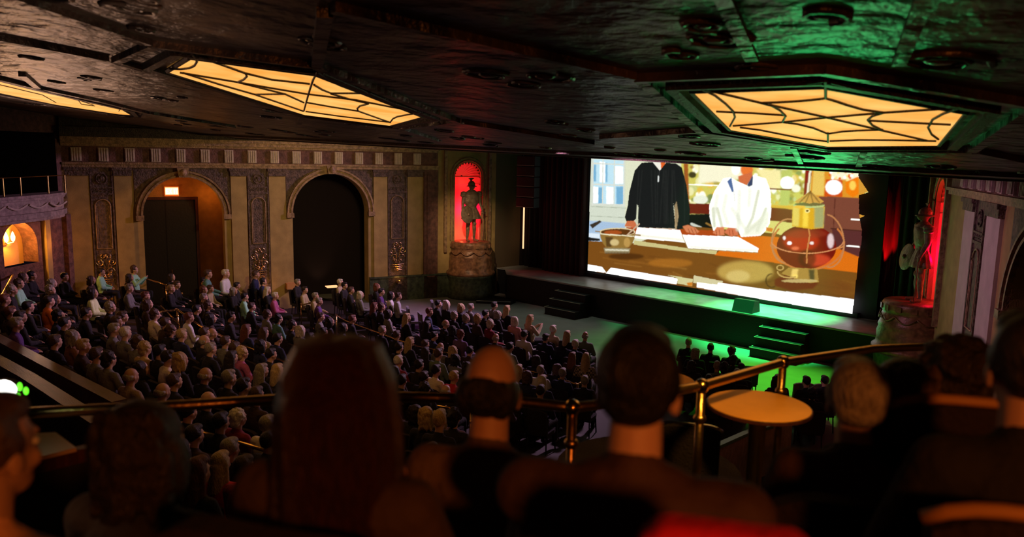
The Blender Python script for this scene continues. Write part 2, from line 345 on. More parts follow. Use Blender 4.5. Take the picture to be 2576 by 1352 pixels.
# ornate relief pilasters
def curl(mb, c, sx, r, turns=1.2, o=.1, n=18, rr=.013, flip=1):
    pts = []
    for i in range(n+1):
        a = turns*2*math.pi*i/n; q = r*(1-.75*i/n); pts.append((c[0]+sx*q*math.cos(a), o, c[1]+flip*q*math.sin(a)))
    P = [Vector(mb.xf(*p)) for p in pts]; x = mb.xf; mb.xf = None; mb.tube(P, rr, 6); mb.xf = x
def wtube(mb, pts, r, seg=6):
    P = [Vector(mb.xf(*p)) for p in pts]; x = mb.xf; mb.xf = None; mb.tube(P, r, seg); mb.xf = x
def ornate_pilaster(fr, s0, s1, label):
    c = (s0+s1)/2; hw = (s1-s0)/2
    t = thing('relief_pilaster', label, 'pilaster', fr(c, .0, 0), 0, 'carved pilasters between the plain strips')
    mb = MB(fr); wbox(mb, s0, s1, 0, 5.3, 0, .05)
    for s in (s0, s1-.045): wbox(mb, s, s+.045, 1.0, 5.3, .05, .085)
    wbox(mb, s0, s1, 4.38, 4.44, .05, .09); wbox(mb, s0, s1, 4.60, 4.64, .05, .09); wbox(mb, s0, s1, 0, 1.0, .05, .1)
    mb.build('shaft', M_orn, t)
    mb = MB(fr); P = [(c+.16*math.cos(2*math.pi*i/24), .07, 4.92+.17*math.sin(2*math.pi*i/24)) for i in range(24)]
    V = [Vector(fr(*p)) for p in P]; mb.xf = None; mb.tube(V, .02, 8, True); mb.xf = fr
    mb.ell((c-.02, .07, 4.92), (.07, .03, .10)); mb.ell((c+.07, .07, 4.88), (.05, .02, .05)); mb.build('roundel', M_orn, t)
    mb = MB(fr)
    for k in range(5): curl(mb, (s0+.1+k*(2*hw-.2)/4, 4.52), 1, .055, 1, .06)
    wtube(mb, [(s0+.05, .06, 4.52), (s1-.05, .06, 4.52)], .012)
    mb.build('scroll_band', M_orn, t)
    # tall arched panel
    r = hw*.66; zt = 4.0; A = [(c-r, .07, 2.55)]+[(c-r*math.cos(math.pi*i/12), .07, zt+r*math.sin(math.pi*i/12)) for i in range(13)]+[(c+r, .07, 2.55)]
    mb = MB(fr); wtube(mb, A, .022); wtube(mb, [(c-r*.8, .065, 2.6), (c-r*.8, .065, zt)], .01); wtube(mb, [(c+r*.8, .065, 2.6), (c+r*.8, .065, zt)], .01)
    wtube(mb, [(c-r, .07, 2.55), (c+r, .07, 2.55)], .02); mb.build('arched_panel', M_trim, t)
    # basket of flowers relief
    mb = MB(fr); q = hw/.34
    for k, z in enumerate((1.28, 1.34, 1.42, 1.50)):
        wq = (.14, .15, .19, .22)[k]*q; wtube(mb, [(c-wq, .085, z), (c, .13, z-.01), (c+wq, .085, z)], .017)
    for k in range(7): a = -.15*q+.05*q*k; wtube(mb, [(c+a*.85, .11, 1.30), (c+a*1.3, .11, 1.50)], .012)
    mb.build('basket', M_brass2, t)
    mb = MB(fr)
    for sg in (-1, 1):
        curl(mb, (c+sg*.12*q, 1.78), sg, .13*q, 1.1, .09); curl(mb, (c+sg*.17*q, 2.08), sg, .12*q, 1.3, .09, flip=-1); curl(mb, (c+sg*.07*q, 1.62), sg, .07*q, 1, .1)
        curl(mb, (c+sg*.08*q, 2.28), -sg, .10*q, 1.2, .08)
        wtube(mb, [(c, .1, 1.52), (c+sg*.08*q, .12, 1.7), (c+sg*.04*q, .11, 1.9), (c+sg*.15*q, .09, 2.2)], .013)
    for i in range(9): mb.ell((c+random.uniform(-.15, .15)*q, .08, random.uniform(1.6, 2.35)), (.03, .02, .03), seg=7, rings=5)
    mb.build('flower_scrolls', M_brass2, t)
    return t
ornate_pilaster(WL, 12.98, 13.67, 'dark carved pilaster with basket relief, leftmost, near the box balcony')
ornate_pilaster(WL, 7.88, 8.62, 'dark carved pilaster with flower basket relief, between the two arches')
ornate_pilaster(WL, 2.48, 3.28, 'dark carved pilaster with basket relief, between the right hand arch and red niche')
ornate_pilaster(WR, 3.72, 4.52, 'shadowed carved pilaster between two violet lit strips on the right wall')
for (s, p) in ((13.3, 5), (8.2, 7), (2.9, 4)):
    glow(WL(s, .32, .98), (1, .42, .10), p*.55, .03)
    mb = MB(WL); mb.lathe([(.05, 0), (.06, .05), (.04, .06)], (s, .32, .82), 12); o = mb.build('uplight', M_brass2)
    tag(o, {13.3: 'small brass uplight at the foot of the leftmost carved pilaster', 8.2: 'small brass uplight at the foot of the carved pilaster between the arches', 2.9: 'small brass uplight at the foot of the carved pilaster nearest the red niche'}[s], 'lamp', 'uplights at the pilaster feet')
    # each stands on a small bracket of the base course
    mb = MB(WL); wbox(mb, s-.07, s+.07, .74, .82, .09, .39); mb.build('bracket', M_brass2, o)
glow(WL(9.75, -1.15, 4.3), (1, .30, .04), 9, .12); glow(WL(11.5, -.9, 4.75), (1, .22, .04), 2.6, .1)
s_ = spot(WL(5.5, -1.7, .1), WL(5.5, -2.4, 1.6), (1, .55, .3), 14, 60, .8)

# exit sign
t = thing('exit_sign', 'glowing exit sign on the back wall of the left arch above the dark doorway', 'sign', WL(11.04, -1.7, 4.24))
mb = MB(WL); wbox(mb, 10.80, 11.28, 4.22, 4.56, -1.75, -1.63); mb.build('housing', emit('sign_housing_glow', (1, .16, .02), .9), t)
mb = MB(WL); wbox(mb, 10.82, 11.26, 4.27, 4.53, -1.63, -1.62); mb.build('face', emit('sign_face_glow', (1, .62, .22), 3.2), t)
mb = MB(WL)
def stroke(pts, x0, z0, sc):     # letters run left to right as seen: decreasing s
    for (a, b, c_, d) in pts: wbox(mb, x0-c_*sc, x0-a*sc, z0+b*sc, z0+d*sc, -1.62, -1.612)
L = {'E': [(0, 0, .3, 2), (0, 0, 1, .3), (0, .85, .8, 1.15), (0, 1.7, 1, 2)], 'I': [(.35, 0, .65, 2)], 'T': [(0, 1.7, 1, 2), (.35, 0, .65, 2)]}
stroke(L['E'], 11.23, 4.31, .085); stroke(L['I'], 11.00, 4.31, .085); stroke(L['T'], 10.925, 4.31, .085)
for sg in (0, 1):
    n = 8
    for i in range(n):
        a = i/n; xx = (a if sg else 1-a-1/n); wbox(mb, 11.122-(xx+1/n+.12)*.075, 11.122-(xx-.02)*.075, 4.31+a*.17, 4.31+(a+1/n)*.17, -1.62, -1.612)
mb.build('letters', emit('sign_letter_glow', (1, .75, .4), 6), t)
glow(WL(11.04, -1.4, 4.4), (1, .25, .05), 4, .1)

# rear left: splayed wall with lit niche and a box balcony above it
mb = MB(WB)
rect(mb, 0, 1.5, -.05, 3.75, 0); arch_strip(mb, 2.27, .77, 2.9, 3.75, 0); rect(mb, 3.04, 9, -.05, 3.75, 0); rect(mb, 1.5, 3.04, -.05, 2.35, 0)
arch_reveal(mb, 2.27, .77, 2.9, 2.35, 0, -.5)
rect(mb, 0, .35, 3.75, 7.6, 0); rect(mb, 0, 9, 6.4, 7.6, 0); rect(mb, 0, 9, 3.75, 4.0, -.02)
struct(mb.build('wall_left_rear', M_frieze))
mb = MB(WB); rect(mb, 1.5, 3.04, 2.3, 3.8, -.5); struct(mb.build('wall_left_rear_niche', mat('warm_niche_plaster', (.55, .30, .10), .8, 0, .2, 20)))
mb = MB(WB); rect(mb, .2, 9, 3.9, 6.5, -2.6); mb.add([(.35, 0, 3.9), (.35, -2.6, 3.9), (.35, -2.6, 6.5), (.35, 0, 6.5)], [(0, 1, 2, 3)])
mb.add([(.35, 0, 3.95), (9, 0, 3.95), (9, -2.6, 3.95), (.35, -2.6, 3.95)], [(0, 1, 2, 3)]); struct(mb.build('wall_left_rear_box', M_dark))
for (s, wd, m) in ((.12, .24, M_frieze), (1.15, .22, M_plaster), (3.25, .2, M_frieze)):
    mb = MB(WB); wbox(mb, s-wd/2, s+wd/2, 0, 3.75, 0, .14); struct(mb.build('trim_5', m))
mb = MB(WL); wbox(mb, 14.34, 14.50, 0, 5.3, -.02, .11); struct(mb.build('trim_5', M_trim))
t = thing('box_balcony', 'bowed box balcony parapet with carved swags above the sconce niche', 'balcony', WB(2.4, 0, 3.75))
mb = MB(WB); n = 22
def bow(i): q = i/n; return (.28+8*q, .62*math.sin(math.pi*min(1, q*2.0+.02))**.6 if q < .25 else .62)
pts = [bow(i) for i in range(n+1)]
for (z0, z1, e) in ((3.72, 3.82, .02), (3.82, 3.98, .1), (3.98, 4.36, 0), (4.36, 4.44, .06), (4.44, 4.52, .12)):
    for i in range(n):
        a, b = pts[i], pts[i+1]
        mb.add([(a[0], -.05, z0), (b[0], -.05, z0), (b[0], b[1]+e, z0), (a[0], a[1]+e, z0), (a[0], -.05, z1), (b[0], -.05, z1), (b[0], b[1]+e, z1), (a[0], a[1]+e, z1)], [(0, 1, 2, 3), (4, 5, 6, 7), (2, 3, 7, 6), (0, 3, 7, 4), (1, 2, 6, 5)])
mb.build('parapet', mat('lilac_grey_plaster', (.34, .26, .22), .8, 0, .6, 14, .3, 7), t)
mb = MB(WB)
for k in range(4): wtube(mb, [(.9+k*.9+.8*i/10, .64, 4.24-.12*math.sin(math.pi*i/10)) for i in range(11)], .03)
mb.build('swags', M_block, t)
t = thing('handrail', 'thin brass guard rail on top of the box balcony at far left', 'handrail', WB(2.4, .5, 4.52))
mb = MB(WB); wtube(mb, [(.5, .5, 5.06), (3.6, .55, 5.06)], .016, 8); mb.build('rail', M_brass, t)
for s in (.75, 1.55, 2.75, 3.45): mb = MB(WB); wtube(mb, [(s, .52, 4.5), (s, .52, 5.06)], .028, 8); mb.build('post', M_brass, t)
t = thing('wall_sconce', 'twin flame wall sconce glowing inside the arched niche at far left', 'lamp', WB(2.27, -.5, 2.95))
mb = MB(WB); wbox(mb, 2.2, 2.34, 2.95, 3.2, -.5, -.46); wtube(mb, [(2.1, -.32, 3.03), (2.27, -.42, 3.0), (2.44, -.32, 3.03)], .018); mb.build('bracket', M_brass2, t)
for s in (2.13, 2.41):
    mb = MB(WB)
    prof = [(.0, 0), (.05, .06), (.065, .16), (.03, .28), (0, .34)]
    vs = [(s+r*math.cos(2*math.pi*k/12), -.32+r*math.sin(2*math.pi*k/12), 3.04+z) for (r, z) in prof for k in range(12)]
    mb.add(vs, [(i*12+k, i*12+(k+1) % 12, (i+1)*12+(k+1) % 12, (i+1)*12+k) for i in range(4) for k in range(12)])
    mb.build('flame_shade', emit('sconce_flame_glow', (1, .62, .18), 9), t, True)
glow(WB(2.27, -.2, 3.2), (1, .42, .07), 110, .08)
glow(WB(1.1, .6, 2.9), (1, .34, .07), 12, .1)

# ------------------------------------------------------------------ soffit under the upper balcony
SN = Vector((.023, .1, 1)); SK = CAM.z+1.04+.023*14.5
def soffit_z(x, y): return SK-.023*x-.1*y
def on_soffit(x, y, d=0): return on_plane(x, y, SN, SK-d)
A0 = WL(14.6, 0, 0)
LIP = 14.0
corn = [(-14.2, LIP), (13.8, LIP), (16.2, 9), (19.5, 1), (20, -5), (-9, -5), (-11.5, 4.5), (-15, 9.3)]
mb = MB(); mb.prism([(-13.0, LIP), (12.7, LIP), (15.3, 9), (18.6, 2), (20, -5), (-6, -5), (-10.9, 4.2), (-14.2, 9.0)], lambda p: (p[0], p[1], soffit_z(*p)), lambda p: (p[0], p[1], soffit_z(*p)+.5))
struct(mb.build('ceiling', M_soffit))
mb = MB(); mb.box(-13.0, 12.7, LIP, LIP+.25, 0, 1)
mb.v = [(x, y, soffit_z(x, LIP)-.0+z*1.2) for (x, y, z) in mb.v]; struct(mb.build('trim_6', M_mould))
# mouldings on the soffit
def sbar(mb, pts, wdt, h, drop=0.0):
    for i in range(len(pts)-1):
        a, b = Vector(pts[i]), Vector(pts[i+1]); t = (b-a).normalized(); p = Vector((-t.y, t.x, 0)).normalized()*wdt/2; a = a-t*.01; b = b+t*.01
        q = [a-p, b-p, b+p, a+p]; dn = Vector((0, 0, -h))
        mb.add([v+Vector((0, 0, .01)) for v in q]+[v+dn for v in q], [(0, 1, 2, 3), (4, 5, 6, 7), (0, 1, 5, 4), (1, 2, 6, 5), (2, 3, 7, 6), (3, 0, 4, 7)])
def spt(x, y): return Vector((x, y, soffit_z(x, y)))
def zoomed(lst, ox, oy, s): return [(ox+x/s, oy+y/s) for (x, y) in lst]
def ceiling_lamp(label, outline, bars, thick, src):
    P = [on_soffit(*q) for q in zoomed(outline, *src)]; cen = sum(P, Vector())/len(P)
    t = thing('ceiling_light_panel', label, 'ceiling light', cen, 0, 'amber art glass panels in the soffit')
    mb = MB(); mb.prism(P, lambda p: p+Vector((0, 0, -.05)), lambda p: p+Vector((0, 0, -.01))); mb.build('glass', M_lampglass, t)
    mb = MB(); n = len(P)
    for i in range(n):
        a, b = P[i], P[(i+1) % n]; mb.tube([a-Vector((0, 0, .035)), b-Vector((0, 0, .035))], .028, 6)
    mb.build('frame', M_mould, t)
    for b in bars:
        Q = [on_soffit(*q, .062) for q in zoomed(b, *src)]
        mb = MB(); mb.tube(Q, .011*thick, 6); mb.build('glazing_bar', M_mould, t)
    # moulded surround
    ring = [cen+(p-cen)*1.0+(p-cen).normalized()*.22 for p in P]; ring2 = [cen+(p-cen).normalized()*((p-cen).length+.55) for p in P]
    for k, (rg, wd, h) in enumerate(((ring, .10, .07), (ring2, .10, .06))):
        rg = [spt(p.x, p.y) for p in rg]; mb = MB(); sbar(mb, rg+[rg[0]], wd, h); struct(mb.build('trim_7', M_mould if k == 0 else M_soffit))
    return P, cen
S3 = (1100, 0, 1.7453); S2 = (0, 0, 2.342)
P3, c3 = ceiling_lamp('six sided amber glass ceiling light with web like bars, above the screen at right',
 [(1118, 380), (1700, 355), (2325, 470), (2205, 620), (1715, 627), (1285, 552)],
 [[(1705, 357), (1705, 430)], [(1715, 585), (1715, 625)], [(1160, 390), (1420, 452), (1705, 515), (1960, 575), (2150, 618)], [(2320, 472), (1960, 495), (1705, 517), (1515, 537), (1300, 553)],
  [(1150, 385), (1280, 385), (1400, 382), (1560, 372), (1700, 357)], [(1730, 362), (1820, 385), (1900, 405), (2000, 427), (2100, 445), (2310, 468)],
  [(1420, 452), (1490, 450), (1550, 447), (1640, 440), (1705, 432), (1750, 445), (1800, 462), (1870, 482), (1960, 495)],
  [(1420, 452), (1470, 465), (1505, 485), (1530, 510), (1515, 537)], [(1515, 537), (1580, 545), (1650, 562), (1715, 588), (1780, 578), (1840, 574), (1955, 570)],
  [(1960, 495), (1910, 510), (1890, 527), (1910, 550), (1960, 575)], [(1160, 390), (1220, 420), (1265, 455), (1300, 490), (1307, 515), (1285, 555)],
  [(1225, 490), (1380, 497), (1530, 507)], [(2290, 475), (2220, 500), (2175, 525), (2155, 560), (2170, 590), (2200, 612)], [(1895, 530), (2090, 540), (2255, 548)],
  [(1330, 560), (1420, 572), (1500, 588), (1600, 608), (1715, 622)], [(1725, 620), (1850, 615), (2000, 616), (2190, 620)]], 1.0, S3)
P2, c2 = ceiling_lamp('long slanting amber glass ceiling light with a dark spine, left of centre',
 [(1115, 315), (1860, 415), (2490, 670), (2300, 725), (1790, 660), (985, 400)],
 [[(1870, 425), (1845, 470), (1825, 530), (1805, 600), (1790, 655)], [(1130, 320), (1155, 345), (1160, 365), (1145, 388), (1115, 402), (1060, 408), (1000, 405)],
  [(1170, 335), (1280, 362), (1400, 382), (1600, 405), (1850, 412)], [(1170, 335), (1300, 380), (1445, 432), (1600, 470), (1825, 495)], [(1445, 432), (1455, 450), (1435, 470), (1400, 485)],
  [(1060, 428), (1250, 460), (1400, 485), (1600, 520), (1810, 555), (2100, 590), (2300, 630), (2480, 662)], [(1080, 430), (1300, 500), (1500, 557), (1700, 625), (1785, 655)],
  [(1400, 485), (1540, 520), (1680, 555), (1790, 605)], [(1500, 557), (1590, 556), (1680, 555)], [(1870, 425), (1935, 468), (2000, 502), (2120, 548), (2180, 545)], [(1850, 500), (1900, 530), (1950, 550), (2120, 550)],
  [(1950, 553), (2060, 585), (2170, 610)], [(2170, 612), (2120, 625), (2105, 640), (2110, 655), (2250, 705), (2300, 722)], [(1810, 605), (1950, 630), (2110, 655)], [(1800, 657), (2000, 685), (2290, 720)],
  [(1900, 430), (2040, 490), (2170, 545), (2300, 600), (2480, 662)], [(2300, 720), (2315, 700), (2340, 688), (2400, 676), (2480, 665)]], 1.15, S2)
P1, c1 = ceiling_lamp('amber glass ceiling light seen edge on at far left',
 [(-420, 400), (-60, 440), (240, 520), (460, 575), (720, 632), (775, 666), (700, 662), (330, 605), (0, 535), (-420, 440)],
 [[(-300, 440), (0, 500), (250, 560), (330, 605)], [(0, 470), (250, 532), (450, 585), (550, 620)], [(700, 655), (712, 642), (740, 634), (770, 640)], [(190, 530), (260, 528)], [(460, 590), (480, 615), (560, 625)]], .8, S2)
# ribs running between the panels
mb = MB()
d3 = (P3[1]-P3[4]).normalized(); px3 = Vector((-d3.y, d3.x, 0)).normalized()
for off in (-.42, .42):
    for a, b in ((P3[1]+d3*.75, P3[1]+d3*6), (P3[4]-d3*.75, P3[4]-d3*5)):
        a = a+px3*off; b = b+px3*off; b = b if b.y < LIP-.9 else a+(b-a)*((LIP-.9-a.y)/(b.y-a.y)); n = 4; sbar(mb, [spt(*(a+(b-a)*i/n).xy) for i in range(n+1)], .08, .03)
struct(mb.build('trim_8', M_soffit))
for P, c in ((P3, c3), (P2, c2), (P1, c1)):
    mb = MB()
    for i, p in enumerate(P):
        if P is P3 and i in (1, 4): continue
        if P is P1 and i not in (0, 2, 4): continue
        d = (p-c).normalized(); a = p+d*.65; b = p+d*3.0
        if b.y > LIP-.2: b = a+(b-a)*max(0., (LIP-.2-a.y)/(b.y-a.y))
        if a.y < LIP-.3: sbar(mb, [spt(a.x, a.y), spt(b.x, b.y)], .10, .06); 
    struct(mb.build('trim_8', M_soffit))
mb = MB()
for (yy, hh) in ((LIP-.35, .02), (LIP-1.5, .05)): sbar(mb, [spt(-12.6+i*25/8, yy) for i in range(9)], .2, hh)
struct(mb.build('trim_9', M_mould))
# raised painted ornament on the soffit: scrolls in every field
mb = MB(); rnd = random.Random(3)
for i in range(190):
    x = rnd.uniform(-8, 16.5); y = rnd.uniform(1.0, 12.8); p = spt(x, y); r = rnd.uniform(.10, .3)
    if min((p-c3).length-2.3, (p-c2).length-3.2, (p-c1).length-3.6) < 0: continue
    a0 = rnd.uniform(0, 6.28); tn = rnd.choice((1.1, 1.6))*rnd.choice((-1, 1)); q = []
    for k in range(15):
        a = a0+tn*6.28*k/14; rr = r*(1-.7*k/14); X, Y = x+rr*math.cos(a), y+rr*math.sin(a); q.append(Vector((X, Y, soffit_z(X, Y)-.004)))
    mb.tube(q, [.028*(1-.5*k/14) for k in range(15)], 5)
    mb.ell(p, (r*.35, r*.35, .03), seg=8, rings=5)
struct(mb.build('trim_10', M_soffit, smooth=True))

# ------------------------------------------------------------------ stage end
mb = MB()
mb.box(-11.5, -7.3, 26.4, 26.6, 0, 9); mb.box(-7.3, 8.4, 28.4, 28.6, 0, 9)
struct(mb.build('wall_front', M_dark))
for sg, fr, xx in ((1, WL, -9.6), (-1, WR, 9.4)):
    mb = MB(); e = fr(-1.54, 0, 0); mb.add([(e.x, e.y, 0), (e.x+sg*.35, e.y+3.6, 0), (e.x+sg*.35, e.y+3.6, 9), (e.x, e.y, 9)], [(0, 1, 2, 3)])
    struct(mb.build('wall_front_return', mat('dark_ochre_plaster', (.10, .075, .04), .8, 0, .2, 20)))
t = thing('stage', 'black fronted stage platform washed in green light under the big screen', 'stage', (0, 25, 0))
mb = MB(); mb.prism([(-9.9, 23.9), (-8.2, 23.9), (-7.3, 23.05), (7.9, 23.0), (9.1, 24.0), (8.5, 26.3), (8.2, 28.3), (-7.2, 28.3), (-7.2, 26.3), (-9.6, 26.3)], lambda p: (p[0], p[1], 1.06), lambda p: (p[0], p[1], 1.1)); mb.build('deck', M_deck, t)
mb = MB(); mb.prism([(-9.9, 23.93), (-8.2, 23.93), (-7.3, 23.1), (7.9, 23.05), (9.1, 24.05), (8.5, 26.3), (8.2, 28.3), (-7.2, 28.3), (-7.2, 26.3), (-9.6, 26.3)], lambda p: (p[0], p[1], -.02), lambda p: (p[0], p[1], 1.06)); mb.build('apron', M_blackwood, t)
mb = MB(); mb.tube([(-9.4, 23.9, 1.11), (-8.2, 23.9, 1.11), (-7.3, 23.04, 1.11), (-3, 23.03, 1.11), (7.9, 22.99, 1.11)], .014, 6); mb.build('edge_nosing', mat('worn_steel_edge', (.5, .5, .45), .4, .6), t)
t = thing('low_platform', 'low dark curb platform in front of the left statue pedestal', 'platform', (-7.4, 22.0, 0))
mb = MB(); mb.prism([(-7.55, 21.55), (-6.4, 22.4), (-6.6, 22.9), (-8.0, 22.9)], lambda p: (p[0], p[1], -.01), lambda p: (p[0], p[1], .12)); mb.build('body', M_blackwood, t)
mb = MB(); mb.tube([(-7.5, 21.52, .12), (-6.4, 22.37, .12)], .012, 6); mb.build('nosing', mat('worn_steel_edge', (.5, .5, .45), .4, .6), t)
for (x0, x1, lb) in ((-4.35, -2.9, 'black three step stage stairs with pale nosings, left of the screen centre'), (4.0, 5.45, 'black three step stage stairs with pale nosings, near the right end of the stage')):
    t = thing('stage_stairs', lb, 'stairs', ((x0+x1)/2, 22.5, 0), 0, 'portable stairs up to the stage')
    for k in range(3):
        z = .28*(k+1); y0 = 22.1+k*.3
        mb = MB(); mb.box(x0, x1, y0, y0+.3, 0 if k == 0 else 0, z-.03); mb.box(x0-.02, x1+.02, y0-.02, y0+.3, z-.03, z); mb.build('step', M_blackwood, t)
        mb = MB(); mb.tube([(x0-.02, y0+.24, z+.004), (x0-.02, y0-.02, z+.004), (x1+.02, y0-.02, z+.004)], .009, 5); mb.build('nosing', mat('pale_nosing', (.62, .58, .42), .45, .3), t)
t = thing('stage_monitor', 'black wedge stage monitor on the stage edge in front of the screen', 'speaker', (3.1, 23.35, 1.1))
mb = MB(); mb.prism([(0, 0), (.58, 0), (.50, .36), (.16, .40)], lambda p: (2.8, 23.12+p[0], 1.1+p[1]), lambda p: (3.5, 23.12+p[0], 1.1+p[1])); mb.build('cabinet', M_black, t)
mb = MB(); mb.box(2.84, 3.46, 23.6, 23.615, 1.14, 1.4); mb.build('grille', M_blackwood, t)
# hung line array, curtains, slit of light
t = thing('line_array_speaker', 'black line array speaker column hanging left of the screen', 'speaker', (-6.63, 23.6, 3.9))
for k in range(5):
    z = 5.55-k*.42; mb = MB(); mb.prism([(-.32, 0), (.32, 0), (.22, .5), (-.22, .5)], lambda p: (-6.63+p[0]*1.5, 23.35+p[1], z), lambda p: (-6.63+p[0]*1.5, 23.35+p[1], z+.38))
    c_ = mb.build('cabinet', M_black, t)
    mb = MB(); mb.box(-7.1, -6.17, 23.33, 23.345, z+.005, z+.03); mb.build('rim', mat('speaker_edge_metal', (.20, .23, .26), .35, .7), t)
mb = MB()
for x in (-6.9, -6.35): mb.tube([(x, 23.5, 5.9), (x, 23.5, 8.9)], .012, 6)
mb.build('chain', M_chrome, t)
def curtain(x0, x1, y, z0, z1, label, m, folds=1.0, group='stage curtains'):
    mb = MB(); n = int((x1-x0)*22); vs = []
    for i in range(n+1):
        x = x0+(x1-x0)*i/n; a = .09*math.sin(i*1.05*folds)+.04*math.sin(i*.37)
        vs += [(x, y+a, z0), (x, y+a*.6, z1)]
    mb.add(vs, [(2*i, 2*i+2, 2*i+3, 2*i+1) for i in range(n)])
    o = mb.build('stage_curtain', m, None, True); o.data.shade_smooth()
    s = o.modifiers.new('thickness', 'SOLIDIFY'); s.thickness = .02
    return tag(o, label, 'curtain', group)
curtain(-9.3, -7.0, 25.3, 1.1, 8.5, 'dark curtain beside the thin warm slit of light, left of the stage', M_curt)
curtain(-7.0, -4.7, 24.95, 1.1, 8.5, 'maroon tinted dark curtain leg at the left edge of the screen', mat('deep_maroon_velour', (.045, .016, .016), .95, 0, .3, 40))
curtain(6.05, 7.0, 25.9, 1.1, 8.5, 'red lit curtain leg just right of the screen', M_redcurt)
curtain(7.12, 8.6, 25.0, 1.1, 8.5, 'black curtain leg between the screen and the right statue', M_curt)
mb = MB(); mb.box(-8.22, -8.17, 25.0, 25.05, 1.9, 3.75); tag(mb.build('slit_light', emit('slit_glow', (1, .5, .25), 1.6)), 'thin vertical slit of warm light against the dark curtain left of the stage', 'light')  # glowing strip stands for light through a door crack
mb = MB(); mb.box(-4.9, 6.6, 25.25, 25.3, .98+.12, 7.2); mb.box(-4.75, 6.1, 25.06, 25.26, 1.1, 1.26); tag(mb.build('screen_backing', M_black), 'black masking frame and sill behind and below the projection screen', 'screen frame')
# ------------------------------------------------------------------ the projected picture (flat, gives off its own light)
def picture():
    X0, X1, Z0, Z1 = -4.66, 6.12, 1.24, 6.0
    nx_, nz_ = 640, 300
    gx = np.linspace(X0, X1, nx_+1); gz = np.linspace(Z0, Z1, nz_+1)
    GX, GZ = np.meshgrid(gx, gz)
    P = np.stack([GX-CAM.x, np.full_like(GX, 25.0)-CAM.y, GZ-CAM.z], -1)
    zc = P@np.array(FW); u = CX+FPX*(P@np.array(RT))/zc; v = CY-FPX*(P@np.array(UP))/zc
    u = (u-1250)*2.7042; v = (v-370)*2.7042
    img = np.zeros(GX.shape+(3,)); rs = np.random.RandomState(4)
    def inside(poly):
        m = np.zeros(u.shape, bool); n = len(poly)
        for i in range(n):
            (x1, y1), (x2, y2) = poly[i], poly[(i+1) % n]
            if y1 == y2: continue
            c = ((y1 > v) != (y2 > v)) & (u < (x2-x1)*(v-y1)/(y2-y1)+x1); m ^= c
        return m
    def soft(m, k):
        a = m.astype(float)
        for _ in range(k):
            a = (a+np.roll(a, 1, 0)+np.roll(a, -1, 0)+np.roll(a, 1, 1)+np.roll(a, -1, 1))/5
        return a[..., None]
    def put(m, col, k=1, al=1.0):
        nonlocal img
        a = soft(m, k)*al; c = np.array(lin(col))*(1.45 if min(col) > 235 else 1); img = img*(1-a)+c*a
    def poly(pts, col, k=1, al=1.0): put(inside(pts), col, k, al)
    def ell(cx, cy, rx, ry, col, k=1, al=1.0): put(((u-cx)/rx)**2+((v-cy)/ry)**2 < 1, col, k, al)
    def line(pts, wd, col, k=0, al=1.0):
        m = np.zeros(u.shape, bool)
        for (x1, y1), (x2, y2) in zip(pts, pts[1:]):
            L = (x2-x1)**2+(y2-y1)**2; t = np.clip(((u-x1)*(x2-x1)+(v-y1)*(y2-y1))/L, 0, 1)
            m |= (u-x1-t*(x2-x1))**2+(v-y1-t*(y2-y1))**2 < wd*wd
        put(m, col, k, al)
    def arc(cx, cy, rx, ry, a0, a1, wd, col, k=0, rot=0.):
        n = 40; pts = []
        for i in range(n+1):
            a = math.radians(a0+(a1-a0)*i/n); x, y = rx*math.cos(a), ry*math.sin(a); pts.append((cx+x*math.cos(rot)-y*math.sin(rot), cy+x*math.sin(rot)+y*math.cos(rot)))
        line(pts, wd, col, k)
    img[:] = lin((225, 215, 120))
    poly([(600, -100), (1100, -100), (1000, 700), (600, 700)], (214, 222, 204), 0)
    poly([(875, -100), (1260, -100), (1250, 700), (870, 700)], (226, 230, 200), 3)
    poly([(650, 84), (868, 92), (862, 396), (648, 384)], (196, 232, 246))
    for b in ((700, 100, 735, 240), (745, 270, 792, 390), (806, 130, 858, 250), (655, 270, 690, 380)): poly([(b[0], b[1]), (b[2], b[1]+4), (b[2], b[3]), (b[0], b[3])], (244, 250, 255), 2)
    for b in ((656, 120, 675, 235), (690, 275, 720, 385), (812, 270, 860, 392), (740, 110, 752, 240)): poly([(b[0], b[1]), (b[2], b[1]), (b[2], b[3]), (b[0], b[3])], (120, 178, 214), 4)
    for x in (655, 722, 800, 866): line([(x, 60), (x-4, 398)], 4, (222, 226, 214))
    for y in (112, 254, 388): line([(648, y), (868, y+8)], 5, (222, 226, 214))
    for y in (405, 470): line([(640, y), (880, y+12)], 2, (170, 180, 160), 1)
    # bright shelves behind
    poly([(1255, 60), (2120, 90), (2100, 430), (1250, 430)], (214, 205, 96), 3)
    for i in range(150):
        x = rs.uniform(1290, 2110); y = rs.uniform(110, 400); r = rs.uniform(6, 26)
        ell(x, y, r, r*rs.uniform(.6, 1.6), [(250, 246, 190), (236, 190, 70), (170, 150, 60), (206, 214, 150), (150, 96, 30), (252, 250, 236), (120, 140, 80)][rs.randint(7)], 3, .75)
    poly([(1380, 110), (1720, 120), (1720, 210), (1370, 250)], (252, 248, 214), 8); poly([(1760, 150), (1930, 158), (1930, 290), (1850, 280)], (253, 240, 170), 6)
    poly([(1935, 150), (2010, 156), (1985, 400), (1925, 400)], (196, 200, 104), 4); ell(1975, 245, 48, 44, (255, 253, 240), 2); ell(2035, 282, 30, 26, (255, 250, 225), 2); ell(1385, 358, 50, 32, (240, 244, 222), 3)
    line([(1290, 255), (1500, 262)], 4, (246, 244, 236), 1); poly([(1270, 110), (1300, 110), (1310, 400), (1285, 400)], (166, 90, 34), 3); ell(1330, 190, 26, 22, (70, 60, 30), 3)
    line([(1840, 285), (2000, 290)], 5, (130, 60, 20), 1)
